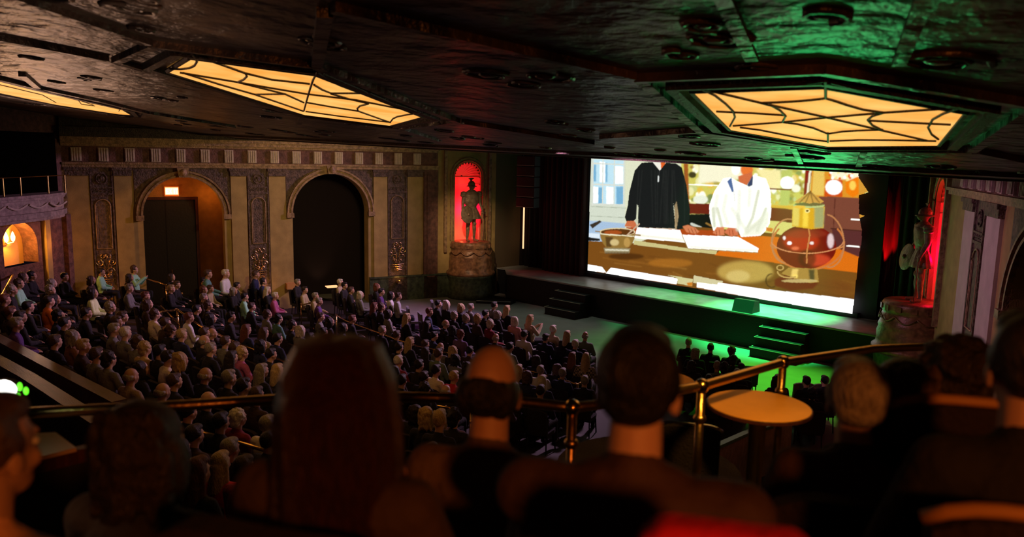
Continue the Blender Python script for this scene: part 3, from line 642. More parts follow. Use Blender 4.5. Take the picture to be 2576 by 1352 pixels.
    poly([(1300, 385), (1480, 388), (1500, 460), (1305, 455)], (112, 30, 18), 1); poly([(1840, 405), (2040, 425), (2040, 520), (1850, 500)], (122, 40, 20), 1); poly([(1870, 395), (2020, 400), (2020, 425), (1860, 412)], (226, 180, 60), 2)
    poly([(1220, 460), (1500, 455), (1500, 600), (1215, 575)], (22, 14, 16), 1); line([(1325, 525), (1385, 550)], 9, (210, 214, 200), 1); line([(1425, 520), (1465, 540)], 6, (150, 110, 50), 1)
    poly([(2105, 90), (2155, 90), (2120, 330), (2085, 330)], (140, 30, 20), 1); line([(2140, 100), (2112, 320)], 7, (250, 244, 210), 1)
    poly([(2150, 90), (2500, 100), (2500, 360), (2130, 350)], (226, 150, 40), 1); poly([(2160, 100), (2230, 105), (2225, 330), (2140, 330)], (238, 200, 96), 2)
    poly([(2240, 220), (2350, 222), (2350, 340), (2225, 340)], (214, 84, 20), 1); ell(2292, 275, 56, 50, (255, 253, 244), 2); poly([(2262, 160), (2470, 160), (2470, 205), (2400, 225), (2280, 215)], (255, 250, 214), 3)
    for i in range(18): ell(rs.uniform(2260, 2460), rs.uniform(165, 225), 9, 9, [(255, 240, 150), (240, 110, 30), (255, 254, 244)][rs.randint(3)], 1)
    poly([(2370, 240), (2460, 200), (2462, 320), (2420, 345), (2375, 310)], (246, 130, 14), 1); ell(2420, 262, 22, 32, (255, 214, 90), 2)
    poly([(2190, 335), (2500, 350), (2500, 760), (2180, 700)], (126, 70, 52), 1); poly([(2280, 560), (2500, 575), (2500, 760), (2290, 700)], (92, 44, 44), 1); line([(2275, 555), (2480, 572)], 4, (56, 20, 20), 1); line([(2300, 350), (2290, 560)], 3, (90, 40, 30), 1)
    line([(2412, 492), (2466, 497)], 5, (250, 248, 236), 0); line([(2384, 674), (2462, 680)], 5, (250, 248, 236), 0)
    # left appliances
    poly([(620, 500), (870, 520), (880, 640), (610, 660)], (170, 196, 224), 2); poly([(630, 530), (700, 500), (712, 510), (650, 555)], (60, 50, 40), 1); poly([(612, 585), (700, 590), (700, 640), (612, 640)], (226, 238, 250), 2); poly([(612, 612), (700, 625), (700, 640), (612, 640)], (30, 26, 26), 1)
    # table, papers
    poly([(600, 640), (940, 655), (1300, 540), (1900, 590), (2500, 760), (2500, 1150), (600, 900)], (124, 76, 24), 0)
    poly([(880, 545), (1500, 570), (1500, 620), (880, 600)], (176, 70, 20), 1)
    poly([(1480, 735), (1640, 600), (1900, 612), (2320, 690), (2500, 765), (2500, 862), (1900, 790)], (224, 112, 18), 1)
    for i in range(70):
        x = rs.uniform(640, 2400); y = 700+(x-640)*.13+rs.uniform(-30, 210); line([(x, y), (x+rs.uniform(60, 260), y+rs.uniform(10, 40))], rs.uniform(2, 7), [(150, 96, 34), (92, 50, 14), (168, 116, 48), (104, 60, 20)][rs.randint(4)], 4, .5)
    ell(1690, 850, 190, 75, (206, 172, 84), 26, .8); ell(1640, 880, 80, 40, (222, 196, 116), 12, .8); ell(1180, 790, 150, 30, (176, 110, 34), 10, .7); ell(2200, 960, 220, 60, (120, 66, 24), 16, .6); ell(880, 745, 120, 22, (60, 30, 8), 8, .7)
    poly([(1890, 900), (1960, 870), (2190, 925), (2150, 965), (2000, 980), (1890, 945)], (112, 26, 12), 5)
    arc(1870, 910, 40, 46, 60, 270, 4, (80, 34, 10), 2)
    poly([(935, 635), (1300, 690), (1500, 705), (1490, 732), (1240, 705), (930, 665)], (206, 196, 134), 0)
    poly([(955, 548), (1245, 565), (1282, 650), (935, 620)], (254, 254, 244), 0); poly([(1258, 597), (1640, 612), (1780, 690), (1774, 720), (1300, 690)], (255, 255, 250), 0)
    line([(1258, 597), (1300, 692), (1774, 720)], 3, (170, 140, 90), 0)
    poly([(600, 796), (715, 816), (745, 856), (600, 842)], (250, 254, 250), 0); poly([(775, 822), (1232, 895), (1222, 935), (740, 862)], (255, 255, 252), 0)
    poly([(1160, 872), (1334, 898), (1328, 948), (1228, 930), (1228, 893)], (214, 206, 150), 0); poly([(1290, 925), (1330, 920), (1330, 948), (1300, 945)], (214, 130, 40), 1)
    poly([(1340, 874), (1540, 915), (1520, 950), (1335, 925)], (216, 206, 160), 0)
    poly([(1362, 922), (1500, 938), (1505, 922), (1800, 965), (2440, 1038), (2440, 1160), (1360, 955)], (255, 255, 255), 0)
    # dark jumper
    poly([(1055, 60), (1150, 60), (1145, 120), (1108, 165), (1062, 120)], (244, 240, 226), 1); poly([(1110, 60), (1150, 60), (1146, 118), (1118, 160)], (226, 98, 38), 1)
    poly([(1060, 102), (1108, 162), (1150, 108), (1215, 110), (1258, 140), (1290, 260), (1312, 420), (1308, 520), (1275, 552), (1250, 560), (1212, 562), (1208, 430), (1200, 380), (1214, 555), (960, 548), (962, 400), (952, 392), (946, 490), (925, 510), (882, 508), (870, 478), (890, 400), (900, 310), (938, 160), (985, 108)], (26, 28, 28), 0)
    poly([(1208, 400), (1222, 370), (1236, 470), (1222, 560), (1212, 560)], (176, 150, 110), 1); line([(1106, 165), (1096, 238)], 2, (60, 62, 62), 0); line([(1098, 200), (1098, 234)], 5, (226, 230, 226), 0)
    for i in range(14):
        x = rs.uniform(960, 1280); line([(x, 160), (x+rs.uniform(-30, 20), 520)], 3, (44, 46, 44), 2, .5)
    poly([(868, 540), (885, 505), (935, 503), (952, 530), (940, 550)], (206, 112, 70), 1); poly([(1262, 540), (1300, 530), (1350, 550), (1378, 578), (1350, 592), (1290, 580)], (216, 128, 84), 1)
    for x in (1300, 1322, 1345): line([(x, 556), (x+14, 586)], 2, (150, 70, 40), 0)
    # white pullover
    ell(1625, 150, 28, 40, (255, 254, 240), 2); ell(1700, 155, 42, 45, (236, 120, 50), 3); poly([(1640, 200), (1735, 170), (1742, 215), (1700, 260), (1650, 250)], (214, 112, 66), 1)
    poly([(1588, 205), (1640, 235), (1700, 262), (1745, 190), (1830, 215), (1862, 300), (1866, 440), (1856, 520), (1830, 570), (1790, 605), (1660, 612), (1640, 560), (1550, 545), (1500, 575), (1472, 570), (1448, 480), (1444, 400), (1480, 300), (1540, 215)], (253, 253, 244), 0)
    poly([(1566, 235), (1596, 208), (1612, 300), (1600, 310)], (84, 110, 160), 1); poly([(1700, 262), (1742, 190), (1740, 260), (1715, 272)], (60, 70, 100), 1); line([(1612, 300), (1618, 370)], 3, (210, 212, 200), 1)
    for q in ([(1500, 420), (1530, 540)], [(1780, 300), (1740, 480), (1700, 560)], [(1830, 420), (1770, 570)], [(1470, 420), (1480, 540)], [(1800, 500), (1700, 580)]): line(q, 12, (214, 218, 190), 5, .9)
    poly([(1468, 585), (1495, 545), (1545, 545), (1548, 600), (1500, 602)], (222, 130, 86), 1); poly([(1545, 580), (1575, 548), (1630, 552), (1645, 600), (1590, 610)], (216, 118, 76), 1)
    for x in (1490, 1512, 1580, 1602): line([(x, 566), (x+6, 600)], 2, (150, 64, 36), 0)
    poly([(1830, 545), (1880, 555), (1870, 580), (1830, 570)], (222, 130, 40), 1)
    for q in ([(1560, 330), (1540, 430), (1570, 520)], [(1650, 300), (1645, 460), (1640, 560)], [(1720, 290), (1715, 400)], [(1600, 420), (1690, 560)], [(1500, 330), (1478, 470)]): line(q, 16, (226, 230, 208), 9, .7)
    poly([(1690, 560), (1850, 430), (1850, 520), (1790, 600), (1660, 610)], (236, 238, 214), 6, .8)
    line([(960, 600), (1270, 635)], 10, (226, 222, 200), 4, .7); line([(1320, 680), (1760, 705)], 10, (230, 226, 206), 4, .7)
    # bowl
    poly([(700, 575), (940, 590), (936, 625), (922, 655), (898, 682), (860, 695), (780, 695), (740, 680), (718, 650), (704, 615)], (150, 116, 54), 1); ell(820, 578, 122, 28, (226, 206, 160), 0); ell(820, 580, 113, 22, (96, 54, 18), 0); ell(790, 582, 60, 14, (170, 80, 30), 2)
    poly([(738, 610), (790, 616), (780, 680), (745, 680)], (70, 44, 20), 3, .8); ell(800, 650, 30, 22, (214, 190, 130), 4); ell(885, 650, 22, 32, (190, 150, 80), 3); line([(706, 592), (930, 608)], 4, (236, 226, 190), 0)
    poly([(726, 686), (908, 690), (902, 722), (735, 724)], (150, 136, 100), 1); line([(740, 700), (895, 704)], 4, (240, 236, 210), 2); line([(740, 722), (895, 722)], 4, (110, 90, 60), 0)
    line([(885, 600), (968, 525)], 5, (200, 170, 140), 0); line([(938, 598), (975, 602)], 5, (160, 130, 90), 0); line([(672, 574), (700, 578)], 4, (160, 130, 90), 0)
    # lantern
    arc(2118, 660, 245, 175, -35, 215, 6, (206, 120, 60)); arc(2112, 668, 250, 40, 0, 180, 5, (206, 130, 70)); arc(2250, 640, 110, 180, -80, 100, 5, (196, 130, 80), rot=-.1); arc(1975, 640, 105, 150, 90, 275, 5, (196, 130, 80), rot=.12)
    ell(2106, 680, 203, 150, (120, 14, 8), 0); ell(2070, 640, 120, 70, (200, 40, 16), 20, .7); ell(2180, 770, 90, 40, (226, 70, 40), 14, .7); ell(2110, 760, 60, 60, (80, 6, 4), 12, .7); ell(2100, 590, 150, 30, (150, 50, 30), 8, .6)
    ell(2270, 640, 22, 50, (250, 226, 226), 3, .8); ell(1990, 655, 16, 12, (255, 240, 236), 1); ell(1955, 620, 9, 14, (255, 236, 230), 1); ell(2142, 655, 14, 10, (255, 236, 230), 1); ell(2030, 690, 26, 12, (236, 110, 70), 4)
    arc(2112, 640, 245, 84, 8, 172, 4, (216, 140, 90)); line([(2112, 510), (2128, 600), (2108, 720), (2108, 790)], 5, (206, 130, 70))
    poly([(2012, 395), (2230, 405), (2222, 552), (2140, 560), (2008, 540)], (226, 170, 30), 0); poly([(2014, 400), (2060, 400), (2052, 540), (2010, 535)], (236, 206, 96), 4); poly([(2160, 405), (2228, 408), (2220, 550), (2160, 552)], (170, 170, 110), 5); poly([(2085, 400), (2120, 400), (2116, 545), (2080, 545)], (255, 214, 70), 5)
    ell(2122, 398, 108, 18, (196, 206, 130), 0); ell(2125, 390, 100, 13, (120, 110, 60), 1); ell(2112, 435, 18, 14, (250, 226, 140), 0); ell(2112, 435, 9, 7, (110, 70, 10), 0)
    poly([(2132, 300), (2226, 372), (2200, 384), (2160, 378), (2125, 386), (2080, 374), (2045, 384), (2026, 372)], (214, 164, 74), 0)
    for x in (2060, 2100, 2150, 2195): line([(2132, 304), (x, 378)], 4, (120, 84, 34), 1, .8)
    ell(2060, 408, 40, 10, (246, 190, 60), 1)
    poly([(1985, 820), (2180, 830), (2190, 920), (2130, 928), (1935, 862)], (176, 134, 60), 0); poly([(2010, 830), (2050, 832), (2040, 890), (2000, 880)], (244, 206, 110), 4); poly([(2120, 835), (2160, 836), (2160, 915), (2130, 920)], (90, 66, 36), 4); ell(2060, 912, 124, 12, (214, 186, 120), 1, .8)
    arc(1927, 822, 22, 16, 0, 360, 4, (200, 160, 90)); ell(2030, 880, 18, 14, (255, 220, 110), 2); arc(1990, 850, 80, 40, 60, 180, 5, (200, 160, 90))
    out = [(640, 76), (2463, 166), (2462, 205), (2526, 302), (2526, 312), (2464, 330), (2466, 455), (2508, 470), (2470, 487), (2484, 560), (2484, 640), (2462, 760), (2440, 960), (2420, 1142), (616, 842)]
    # the curtain fold at the right edge scallops the picture
    keep = inside(out) | ((v < 90) & (u < 2463) & (u > 640) & (v > -80)) | ((v < 200) & (u > 1200) & (u < 2462)) 
    band = inside([(2462, 205), (2526, 302), (2464, 330)]) | inside([(2466, 455), (2508, 470), (2470, 487)])
    img[band] = np.array(lin((238, 170, 60)))*.8  # light spilling onto the curtain, put in as glowing yellow wedges
    img = (img*3+np.roll(img, 1, 0)+np.roll(img, -1, 0)+np.roll(img, 1, 1)+np.roll(img, -1, 1))/7
    gr = rs.normal(0, .035, u.shape)[..., None]; img = np.clip(img*(1+gr), 0, None)
    verts = np.stack([GX, np.full_like(GX, 25.0), GZ], -1).reshape(-1, 3)
    ids = np.arange((nx_+1)*(nz_+1)).reshape(nz_+1, nx_+1)
    kk = keep | band; q = kk[:-1, :-1] & kk[1:, :-1] & kk[:-1, 1:] & kk[1:, 1:]
    F = np.stack([ids[:-1, :-1][q], ids[:-1, 1:][q], ids[1:, 1:][q], ids[1:, :-1][q]], -1)
    used = np.unique(F); remap = -np.ones(len(verts), int); remap[used] = np.arange(len(used)); F = remap[F]
    me = bpy.data.meshes.new('projection_screen'); me.from_pydata(verts[used].tolist(), [], F.tolist())
    ca = me.color_attributes.new('picture', 'FLOAT_COLOR', 'POINT'); rgba = np.ones((len(used), 4)); rgba[:, :3] = img.reshape(-1, 3)[used]
    ca.data.foreach_set('color', rgba.ravel())
    m = bpy.data.materials.new('projected_picture'); m.use_nodes = True; nt = m.node_tree; b = nt.nodes['Principled BSDF']
    a = nt.nodes.new('ShaderNodeAttribute'); a.attribute_name = 'picture'; b.inputs['Base Color'].default_value = (.02, .02, .02, 1); b.inputs['Roughness'].default_value = 1; b.inputs['Specular IOR Level'].default_value = 0
    nt.links.new(a.outputs['Color'], b.inputs['Emission Color']); b.inputs['Emission Strength'].default_value = 1.0
    me.materials.append(m); o = link('projection_screen', me)
    return tag(o, 'large glowing cinema screen showing two people and a red globe lantern', 'screen')
picture()

# ------------------------------------------------------------------ statues, niches, pedestals
def body_statue():
    mb = MB()
    for sg in (-1, 1):
        mb.cap((sg*.13, 0, 1.15), .12, (sg*.15, .02, .72), .075); mb.cap((sg*.15, .02, .72), .078, (sg*.16, 0, .52), .085); mb.cap((sg*.16, 0, .5), .082, (sg*.17, .03, .12), .05)
        mb.cap((sg*.17, .02, .07), .06, (sg*.21, -.2, .05), .045); mb.ell((sg*.15, -.04, .74), (.085, .07, .09))
        mb.cap((sg*.34, 0, 1.98), .105, (sg*.42, .0, 1.62), .07)
    mb.cap((-.42, 0, 1.62), .07, (-.50, -.12, 1.36), .055); mb.ell((-.51, -.15, 1.30), (.06, .05, .07))
    mb.cap((.42, 0, 1.62), .07, (.46, -.16, 1.28), .055); mb.ell((.46, -.18, 1.2), (.06, .05, .08))
    mb.ell((0, 0, 1.75), (.36, .22, .38)); mb.ell((0, -.03, 1.88), (.30, .2, .2)); mb.ell((0, 0, 1.42), (.24, .17, .2)); mb.cap((-.3, 0, 2.0), .09, (.3, 0, 2.0), .09); mb.cap((0, 0, 2.0), .1, (0, -.01, 2.2), .085)
    mb.ell((0, -.02, 2.33), (.12, .145, .17)); mb.ell((0, -.13, 2.27), (.07, .06, .08)); mb.cap((0, -.16, 2.33), .02, (0, -.19, 2.28), .022)
    return mb
def statue(fr, label, plabel, nlabel, turn):
    base = fr(NC, .33, 2.34)
    ang = math.atan2(fr.n.y, fr.n.x)+math.pi/2+turn
    t = thing('knight_statue', label, 'statue', base, ang, 'armoured figures in red niches')
    link('body', remesh(body_statue(), 'body', M_bronze, .022, 2), t)
    mb = MB(); mb.lathe([(.22, 1.5), (.235, 1.42), (.34, 1.25), (.41, 1.08), (.45, .96), (.44, .95), (.2, 1.2)], seg=48, sy=.62, mod=lambda a: 1+.05*math.cos(a*12)); o = link('skirt', mb.mesh('skirt', M_bronze, True), t)
    mb = MB(); mb.lathe([(.34, 2.02), (.355, 1.9), (.32, 1.7), (.25, 1.5), (.24, 1.45)], seg=24, sy=.66); mb.lathe([(.15, 2.16), (.22, 2.1), (.36, 2.03), (.345, 2.0)], seg=24, sy=.62); link('cuirass', mb.mesh('cuirass', M_bronze, True), t)
    for sg in (-1, 1):
        mb = MB(); mb.ell((sg*.38, 0, 2.02), (.13, .14, .09)); mb.ell((sg*.41, 0, 1.94), (.12, .13, .08)); link('pauldron', mb.mesh('pauldron', M_bronze, True), t)
    mb = MB(); mb.ell((0, 0, 2.38), (.145, .17, .16)); mb.lathe([(.15, 2.34), (.22, 2.31), (.215, 2.30), (.14, 2.32)], seg=20, sy=1.15)
    mb.cap((0, .02, 2.54), .03, (0, .1, 2.5), .02)
    hm = link('helmet', mb.mesh('helmet', M_bronze, True), t)
    mb = MB()
    for k in range(7):
        a = -.9+.3*k; mb.tube([(0, .05, 2.53), (.10*math.sin(a), .03, 2.63), (.17*math.sin(a), .02, 2.66-.04*abs(a))], [.02, .026, .01], 6)
    c = link('crest', mb.mesh('crest', M_bronze, True), hm)
    R = Matrix.Rotation(math.radians(12), 3, 'Z') @ Matrix.Rotation(math.radians(80), 3, 'X')
    mb = MB(); mb.lathe([(0, .06), (.12, .055), (.26, .03), (.35, 0), (.37, -.01), (.35, -.02), (0, -.01)], seg=32); mb.lathe([(.0, .12), (.05, .1), (.07, .05)], seg=16)
    mb.v = [tuple(R @ Vector(p)+Vector((-.36, -.27, 1.16))) for p in mb.v]; link('shield', mb.mesh('shield', M_bronze, True), t)
    mb = MB(); mb.tube([(.50, -.22, .03), (.47, -.20, .7), (.45, -.19, 1.45)], [.014, .02, .02], 8); mb.tube([(.35, -.2, 1.25), (.57, -.2, 1.22)], .016, 6); mb.ell((.45, -.19, 1.5), (.03, .03, .04), seg=8, rings=6); link('sword', mb.mesh('sword', M_bronze, True), t)
    # pedestal
    p = thing('statue_pedestal', plabel, 'pedestal', fr(NC, .33, 0), 0, 'bulging drum pedestals')
    prof = [(.98, 0), (.98, .25), (.92, .3), (.93, .7), (.96, .9), (1.0, .97)]
    mb = MB(); mb.lathe(prof, seg=40); link('foot', mb.mesh('foot', M_pedgreen, True), p)
    prof = [(1.0, .97), (1.03, 1.02), (1.02, 1.1), (.93, 1.16), (.91, 1.3), (.92, 1.5), (.88, 1.62), (.90, 1.68), (.86, 1.78), (.82, 2.0), (.80, 2.05), (.83, 2.09), (.83, 2.28), (.80, 2.34), (0, 2.34)]
    mb = MB(); mb.lathe(prof, seg=40); link('drum', mb.mesh('drum', M_ped, True), p)
    mb = MB()
    for k in range(14):
        a = 2*math.pi*k/14; mb.box(.815, .865, -.07, .07, 2.12, 2.26)
        n8 = 8; R2 = Matrix.Rotation(a, 3, 'Z'); mb.v[-n8:] = [tuple(R2 @ Vector(v)) for v in mb.v[-n8:]]
    link('rosette_band', mb.mesh('rosette_band', M_ped), p)
    mb = MB()
    for k in range(10):
        a = 2*math.pi*k/10; q = [(.88*math.cos(a+.63*i/8), .88*math.sin(a+.63*i/8), 2.0-.16*math.sin(math.pi*i/8)) for i in range(9)]; mb.tube(q, .02, 6)
    link('swag', mb.mesh('swag', M_ped, True), p)
    # niche shell
    nn = thing('statue_niche', nlabel, 'niche', fr(NC, 0, 2.34), 0, 'red lit shell niches')
    M_n = mat('cream_niche_plaster', (.62, .34, .26), .55, 0, .1, 12)
    mb = MB(); n = 24; vs = []; zz = [2.30, 3.2, 4.2, NZ]
    for z in zz:
        for i in range(n+1): a = math.pi*i/n; vs.append(fr(NC+NR*math.cos(a), -.12-NR*.95*math.sin(a), z))
    mb.add(vs, [(j*(n+1)+i, j*(n+1)+i+1, (j+1)*(n+1)+i+1, (j+1)*(n+1)+i) for j in range(len(zz)-1) for i in range(n)])
    for sg in (-1, 1): mb.add([fr(NC+sg*NR, 0, 2.3), fr(NC+sg*NR, -.12, 2.3), fr(NC+sg*NR, -.12, NZ), fr(NC+sg*NR, 0, NZ)], [(0, 1, 2, 3)])
    mb.add([fr(NC+NR*math.cos(math.pi*i/n), -.12-NR*.95*math.sin(math.pi*i/n), 2.335) for i in range(n+1)]+[fr(NC-NR, .1, 2.335), fr(NC+NR, .1, 2.335)], [tuple(range(n+3))])
    o = mb.build('back_wall', M_n, nn)
    mb = MB(fr); ribs = 13; n2 = 10; m2 = ribs*6; vs = []
    for j in range(n2+1):
        for i in range(m2+1):
            a = math.pi*i/m2; q = j/n2; r = NR*(.08+.92*q)*(1+0*q); fl = 1-.16*q*(1-abs(math.sin(a*ribs)))
            # flutes run from the hinge at the back of the springing line to the arch edge
            vs.append((NC+r*math.cos(a)*fl, -.12-NR*.95*math.sqrt(max(0, 1-(.08+.92*q)**2))*1.0, NZ+r*math.sin(a)*fl))
    mb.add(vs, [(j*(m2+1)+i, j*(m2+1)+i+1, (j+1)*(m2+1)+i+1, (j+1)*(m2+1)+i) for j in range(n2) for i in range(m2)])
    mb.build('shell', M_n, nn, True)
    for z in (NZ-.03, NZ-.32):
        mb = MB(); mb.tube([fr(NC+.98*NR*math.cos(math.pi*i/20), -.12-NR*.93*math.sin(math.pi*i/20), z) for i in range(21)], .026, 6); mb.build('cornice', M_n, nn, True)
    mb = MB(fr); n = 30; o1, o2 = .05, .12
    for (r0, r1, oo) in ((NR+.02, NR+.08, .06), (NR+.16, NR+.2, .04)):
        Q = [(NC+r1, 2.4)]+[(NC+r1*math.cos(math.pi*i/n), NZ+r1*math.sin(math.pi*i/n)) for i in range(n+1)]+[(NC-r1, 2.4)]
        wtube(mb, [(a, .02, b) for a, b in Q], .03)
    mb.build('frame', M_trim, nn)
    mb = MB()
    for s in (-1.22, .80): 
        q = MB(fr); wbox(q, s-.06, s+.06, 1.9, 6.3, 0, .12); q.build('side_pilaster', M_trim, nn)
    glow(fr(NC, -.38, 4.72), (1, .03, .03), 9, .04); glow(fr(NC+.25, -.33, 2.62), (1, .14, .04), 6, .03); glow(fr(NC-.1, -.30, 3.6), (1, .0, .055), 44, .06)
statue(WL, 'bronze armoured figure with shield and sword standing in the left red niche', 'bulging brown drum pedestal with green foot under the left statue, beside the arcade', 'red lit shell topped niche behind the armoured figure left of the stage', .15)
statue(WR, 'bronze armoured figure seen side on in the right red niche, right of the screen', 'brown drum pedestal under the right statue at the end of the stage', 'red lit shell topped niche seen edge on at the right of the stage', .1)
spot(WL(3, 6, 6.3), WL(-.2, .2, 2.4), (1, .66, .40), 1100, 34, 1)
spot(WL(6, 8, 6.3), WL(7.5, 0, 3.2), (1, .68, .26), 1900, 112, 1, .4)

# ------------------------------------------------------------------ brass handrails among the audience
def ground(x, y, h):                      # point at height h over the raked floor behind a pixel
    d = ray(x, y); lo, hi = 3.0, 60.0
    for _ in range(60):
        m = (lo+hi)/2; p = CAM+d*m
        if p.z-floor_z(p.y)-h > 0: lo = m
        else: hi = m
    return CAM+d*lo
def handrail(pix, posts, label, h=.95, r=.024, second=True, mtl=None):
    P = [ground(q[0], q[1], h) if len(q) == 2 else q for q in pix]
    c = P[0]; t = thing('handrail', label, 'handrail', (c.x, c.y, floor_z(c.y)))
    mb = MB(); mb.tube(P, r, 8)
    for p in P: mb.ell(p, (r*1.15,)*3, seg=8, rings=6)
    mb.build('rail', mtl or M_brass, t, True)
    for i, f in posts:
        p = P[i]+(P[i+1]-P[i])*f if i+1 < len(P) else P[i]; mb = MB(); g = floor_z(p.y)
        mb.tube([(p.x, p.y, g-.01), (p.x, p.y, p.z)], r*.85, 8); mb.lathe([(.05, 0), (.05, .02), (r, .04)], (p.x, p.y, g), 12)
        if second: mb.ell((p.x, p.y, p.z-.18), (r*1.5, r*1.5, r*1.2), seg=8, rings=6)
        mb.build('post', mtl or M_brass, t, True)
    return t
handrail([(-20, 659), (54, 657), (4, 742), (-20, 765)], [(1, 0), (2, 0)], 'brightly lit brass handrail at the far left under the sconce niche', .95, .035)
gb = ground(421, 788, .0); gt = gb+Z*.98
handrail([at_z(340, 692, gt.z), gt], [(1, 0), (0, 0)], 'dull brass stair rail with a ball jointed post below the exit arch', .95, .03)
handrail([(403, 786), (446, 779), (505, 822), (600, 866), (728, 916)], [(1, 0), (2, 0), (3, 0), (4, 0)], 'long glowing brass handrail slanting down through the left seats', .95, .026)
handrail([(405, 770), (452, 818)], [(1, 0)], 'short low brass rail just under the top end of the long slanting handrail', .75, .02)
handrail([(757, 764), (759, 768), (787, 761), (790, 765)], [(0, 0), (2, 0)], 'small pair of upright brass posts in front of the right hand arch', .95, .022)
handrail([(846, 792), (870, 808), (993, 853), (1041, 869), (1091, 880), (1145, 893)], [(0, 0), (2, 0), (4, 0)], 'dim brass handrail slanting down behind the long haired woman', .95, .024)
handrail([(1290, 928), (1342, 936), (1453, 968), (1466, 961)], [(1, 0), (2, 0), (3, 0)], 'brass handrail ending in two upright posts, left of the dark haired man', .95, .026)
handrail([(466, 1098), (494, 1085), (560, 1103), (692, 1141)], [(1, 0), (2, 0), (3, 0)], 'gleaming brass handrail low between the two foreground women', .95, .026)
handrail([(1060, 1016), (1120, 1025), (1184, 1036)], [(0, 0), (2, 0)], 'thin brass handrail just left of the balding man, under the big rail', .95, .026)
# small frame rail by the wall between arches
handrail([(697, 694), (722, 694), (722, 700)], [(0, 0), (1, 0)], 'small dark rail frame against the wall left of the right hand arch', .95, .018, False, M_brass2)
mb = MB(WL); wbox(mb, 7.02, 7.34, .78, 1.0, .0, .32); tag(mb.build('lit_box', mat('amber_box_side', (.55, .26, .08), .7)), 'small amber lit box on the floor by the wall left of the right hand arch', 'box')
mb = MB(WL); wbox(mb, 5.3, 5.75, .70, .73, -.3, .1); tag(mb.build('step_light', emit('step_light_glow', (1, .5, .22), 1.4)), 'thin amber step light strip on the floor inside the right hand arch', 'light')

# stair walls at the left, wood capped
SEGS = []
def low_wall(pix, label, h, wd, m, mc=None):
    P = [ground(x, y, h) for x, y in pix]; SEGS.extend(zip(P, P[1:])); t = thing('stair_wall', label, 'low wall', (P[0].x, P[0].y, floor_z(P[0].y)))
    for nm, lo, hi, w_, mm in (('body', None, -.06, wd, m), ('cap', -.06, 0, wd+.04, mc or M_wood)):
        mb = MB()
        for a, b in zip(P, P[1:]):
            d = Vector((b.x-a.x, b.y-a.y, 0)).normalized(); n = Vector((-d.y, d.x, 0))*w_/2
            za, zb = (floor_z(a.y)-.02, floor_z(b.y)-.02) if lo is None else (a.z+lo, b.z+lo)
            mb.add([(a.x-n.x, a.y-n.y, za), (b.x-n.x, b.y-n.y, zb), (b.x+n.x, b.y+n.y, zb), (a.x+n.x, a.y+n.y, za), (a.x-n.x, a.y-n.y, a.z+hi), (b.x-n.x, b.y-n.y, b.z+hi), (b.x+n.x, b.y+n.y, b.z+hi), (a.x+n.x, a.y+n.y, a.z+hi)],
                   [(0, 3, 2, 1), (4, 5, 6, 7), (0, 1, 5, 4), (1, 2, 6, 5), (2, 3, 7, 6), (3, 0, 4, 7)])
        mb.build(nm, mm, t)
M_sw = mat('brown_stair_wall', (.10, .055, .035), .7, 0, .3, 20, .3, 4)
low_wall([(-40, 830), (110, 910), (300, 1008)], 'brown wood capped stair wall slanting down at left, the upper of two', 1.0, .16, M_sw)
low_wall([(-40, 885), (70, 945), (250, 1060)], 'brown wood capped stair wall slanting down at left, the lower of two', 1.1, .16, M_sw)
# ------------------------------------------------------------------ people
SKIN = [mat('skin_fair', (.56, .34, .25), .55), mat('skin_tan', (.44, .25, .17), .55), mat('skin_deep', (.22, .11, .07), .55)]
HAIRC = {'k': ((.008, .006, .006), 'black'), 'd': ((.02, .012, .008), 'dark'), 'b': ((.075, .040, .022), 'brown'), 'a': ((.15, .045, .018), 'auburn'), 'g': ((.30, .27, .23), 'grey'),
         'w': ((.66, .60, .50), 'white'), 'y': ((.50, .36, .17), 'blond'), 'l': ((.34, .30, .26), 'balding'), 'c': ((.02, .02, .03), 'dark capped')}
CLOTH = {'K': ((.014, .013, .016), 'black'), 'N': ((.015, .02, .06), 'navy'), 'D': ((.05, .028, .022), 'dark brown'), 'G': ((.17, .17, .16), 'grey'), 'G2': ((.36, .36, .36), 'light grey'), 'W': ((.74, .66, .56), 'cream'),
         'W2': ((.62, .62, .60), 'white'), 'B': ((.30, .21, .15), 'tan'), 'B2': ((.40, .32, .20), 'beige'), 'M': ((.30, .62, .45), 'mint green'), 'Y': ((.66, .76, .40), 'pale yellow'), 'Y2': ((.62, .44, .17), 'mustard'),
         'R': ((.60, .025, .04), 'red'), 'U': ((.20, .015, .03), 'maroon'), 'V': ((.42, .10, .26), 'pink'), 'V2': ((.58, .30, .27), 'salmon pink'), 'P': ((.10, .04, .19), 'purple'), 'P2': ((.16, .10, .22), 'violet grey'), 'O': ((.62, .16, .03), 'orange'), 'O2': ((.26, .12, .06), 'rust brown'),
         'T': ((.10, .24, .22), 'teal'), 'T2': ((.14, .20, .15), 'grey green'), 'X': ((.45, .36, .24), 'checked')}
def hair_mat(c):
    n = 'hair_'+HAIRC[c][1].replace(' ', '_')
    return mat(n, HAIRC[c][0], .5, 0, .5, 40, .35, 30, (3, 3, 1))
def cloth_mat(c):
    n = 'cloth_'+CLOTH[c][1].replace(' ', '_')
    if c == 'X' and n not in MATS:
        m = mat(n, CLOTH[c][0], .9); nt = m.node_tree; b = nt.nodes['Principled BSDF']
        tc = nt.nodes.new('ShaderNodeTexCoord'); k = nt.nodes.new('ShaderNodeTexChecker'); k.inputs['Scale'].default_value = 22
        k.inputs['Color1'].default_value = (.5, .42, .3, 1); k.inputs['Color2'].default_value = (.05, .035, .03, 1)
        nt.links.new(tc.outputs['Object'], k.inputs['Vector']); nt.links.new(k.outputs['Color'], b.inputs['Base Color']); return m
    return mat(n, CLOTH[c][0], .9, 0, .3, 30)
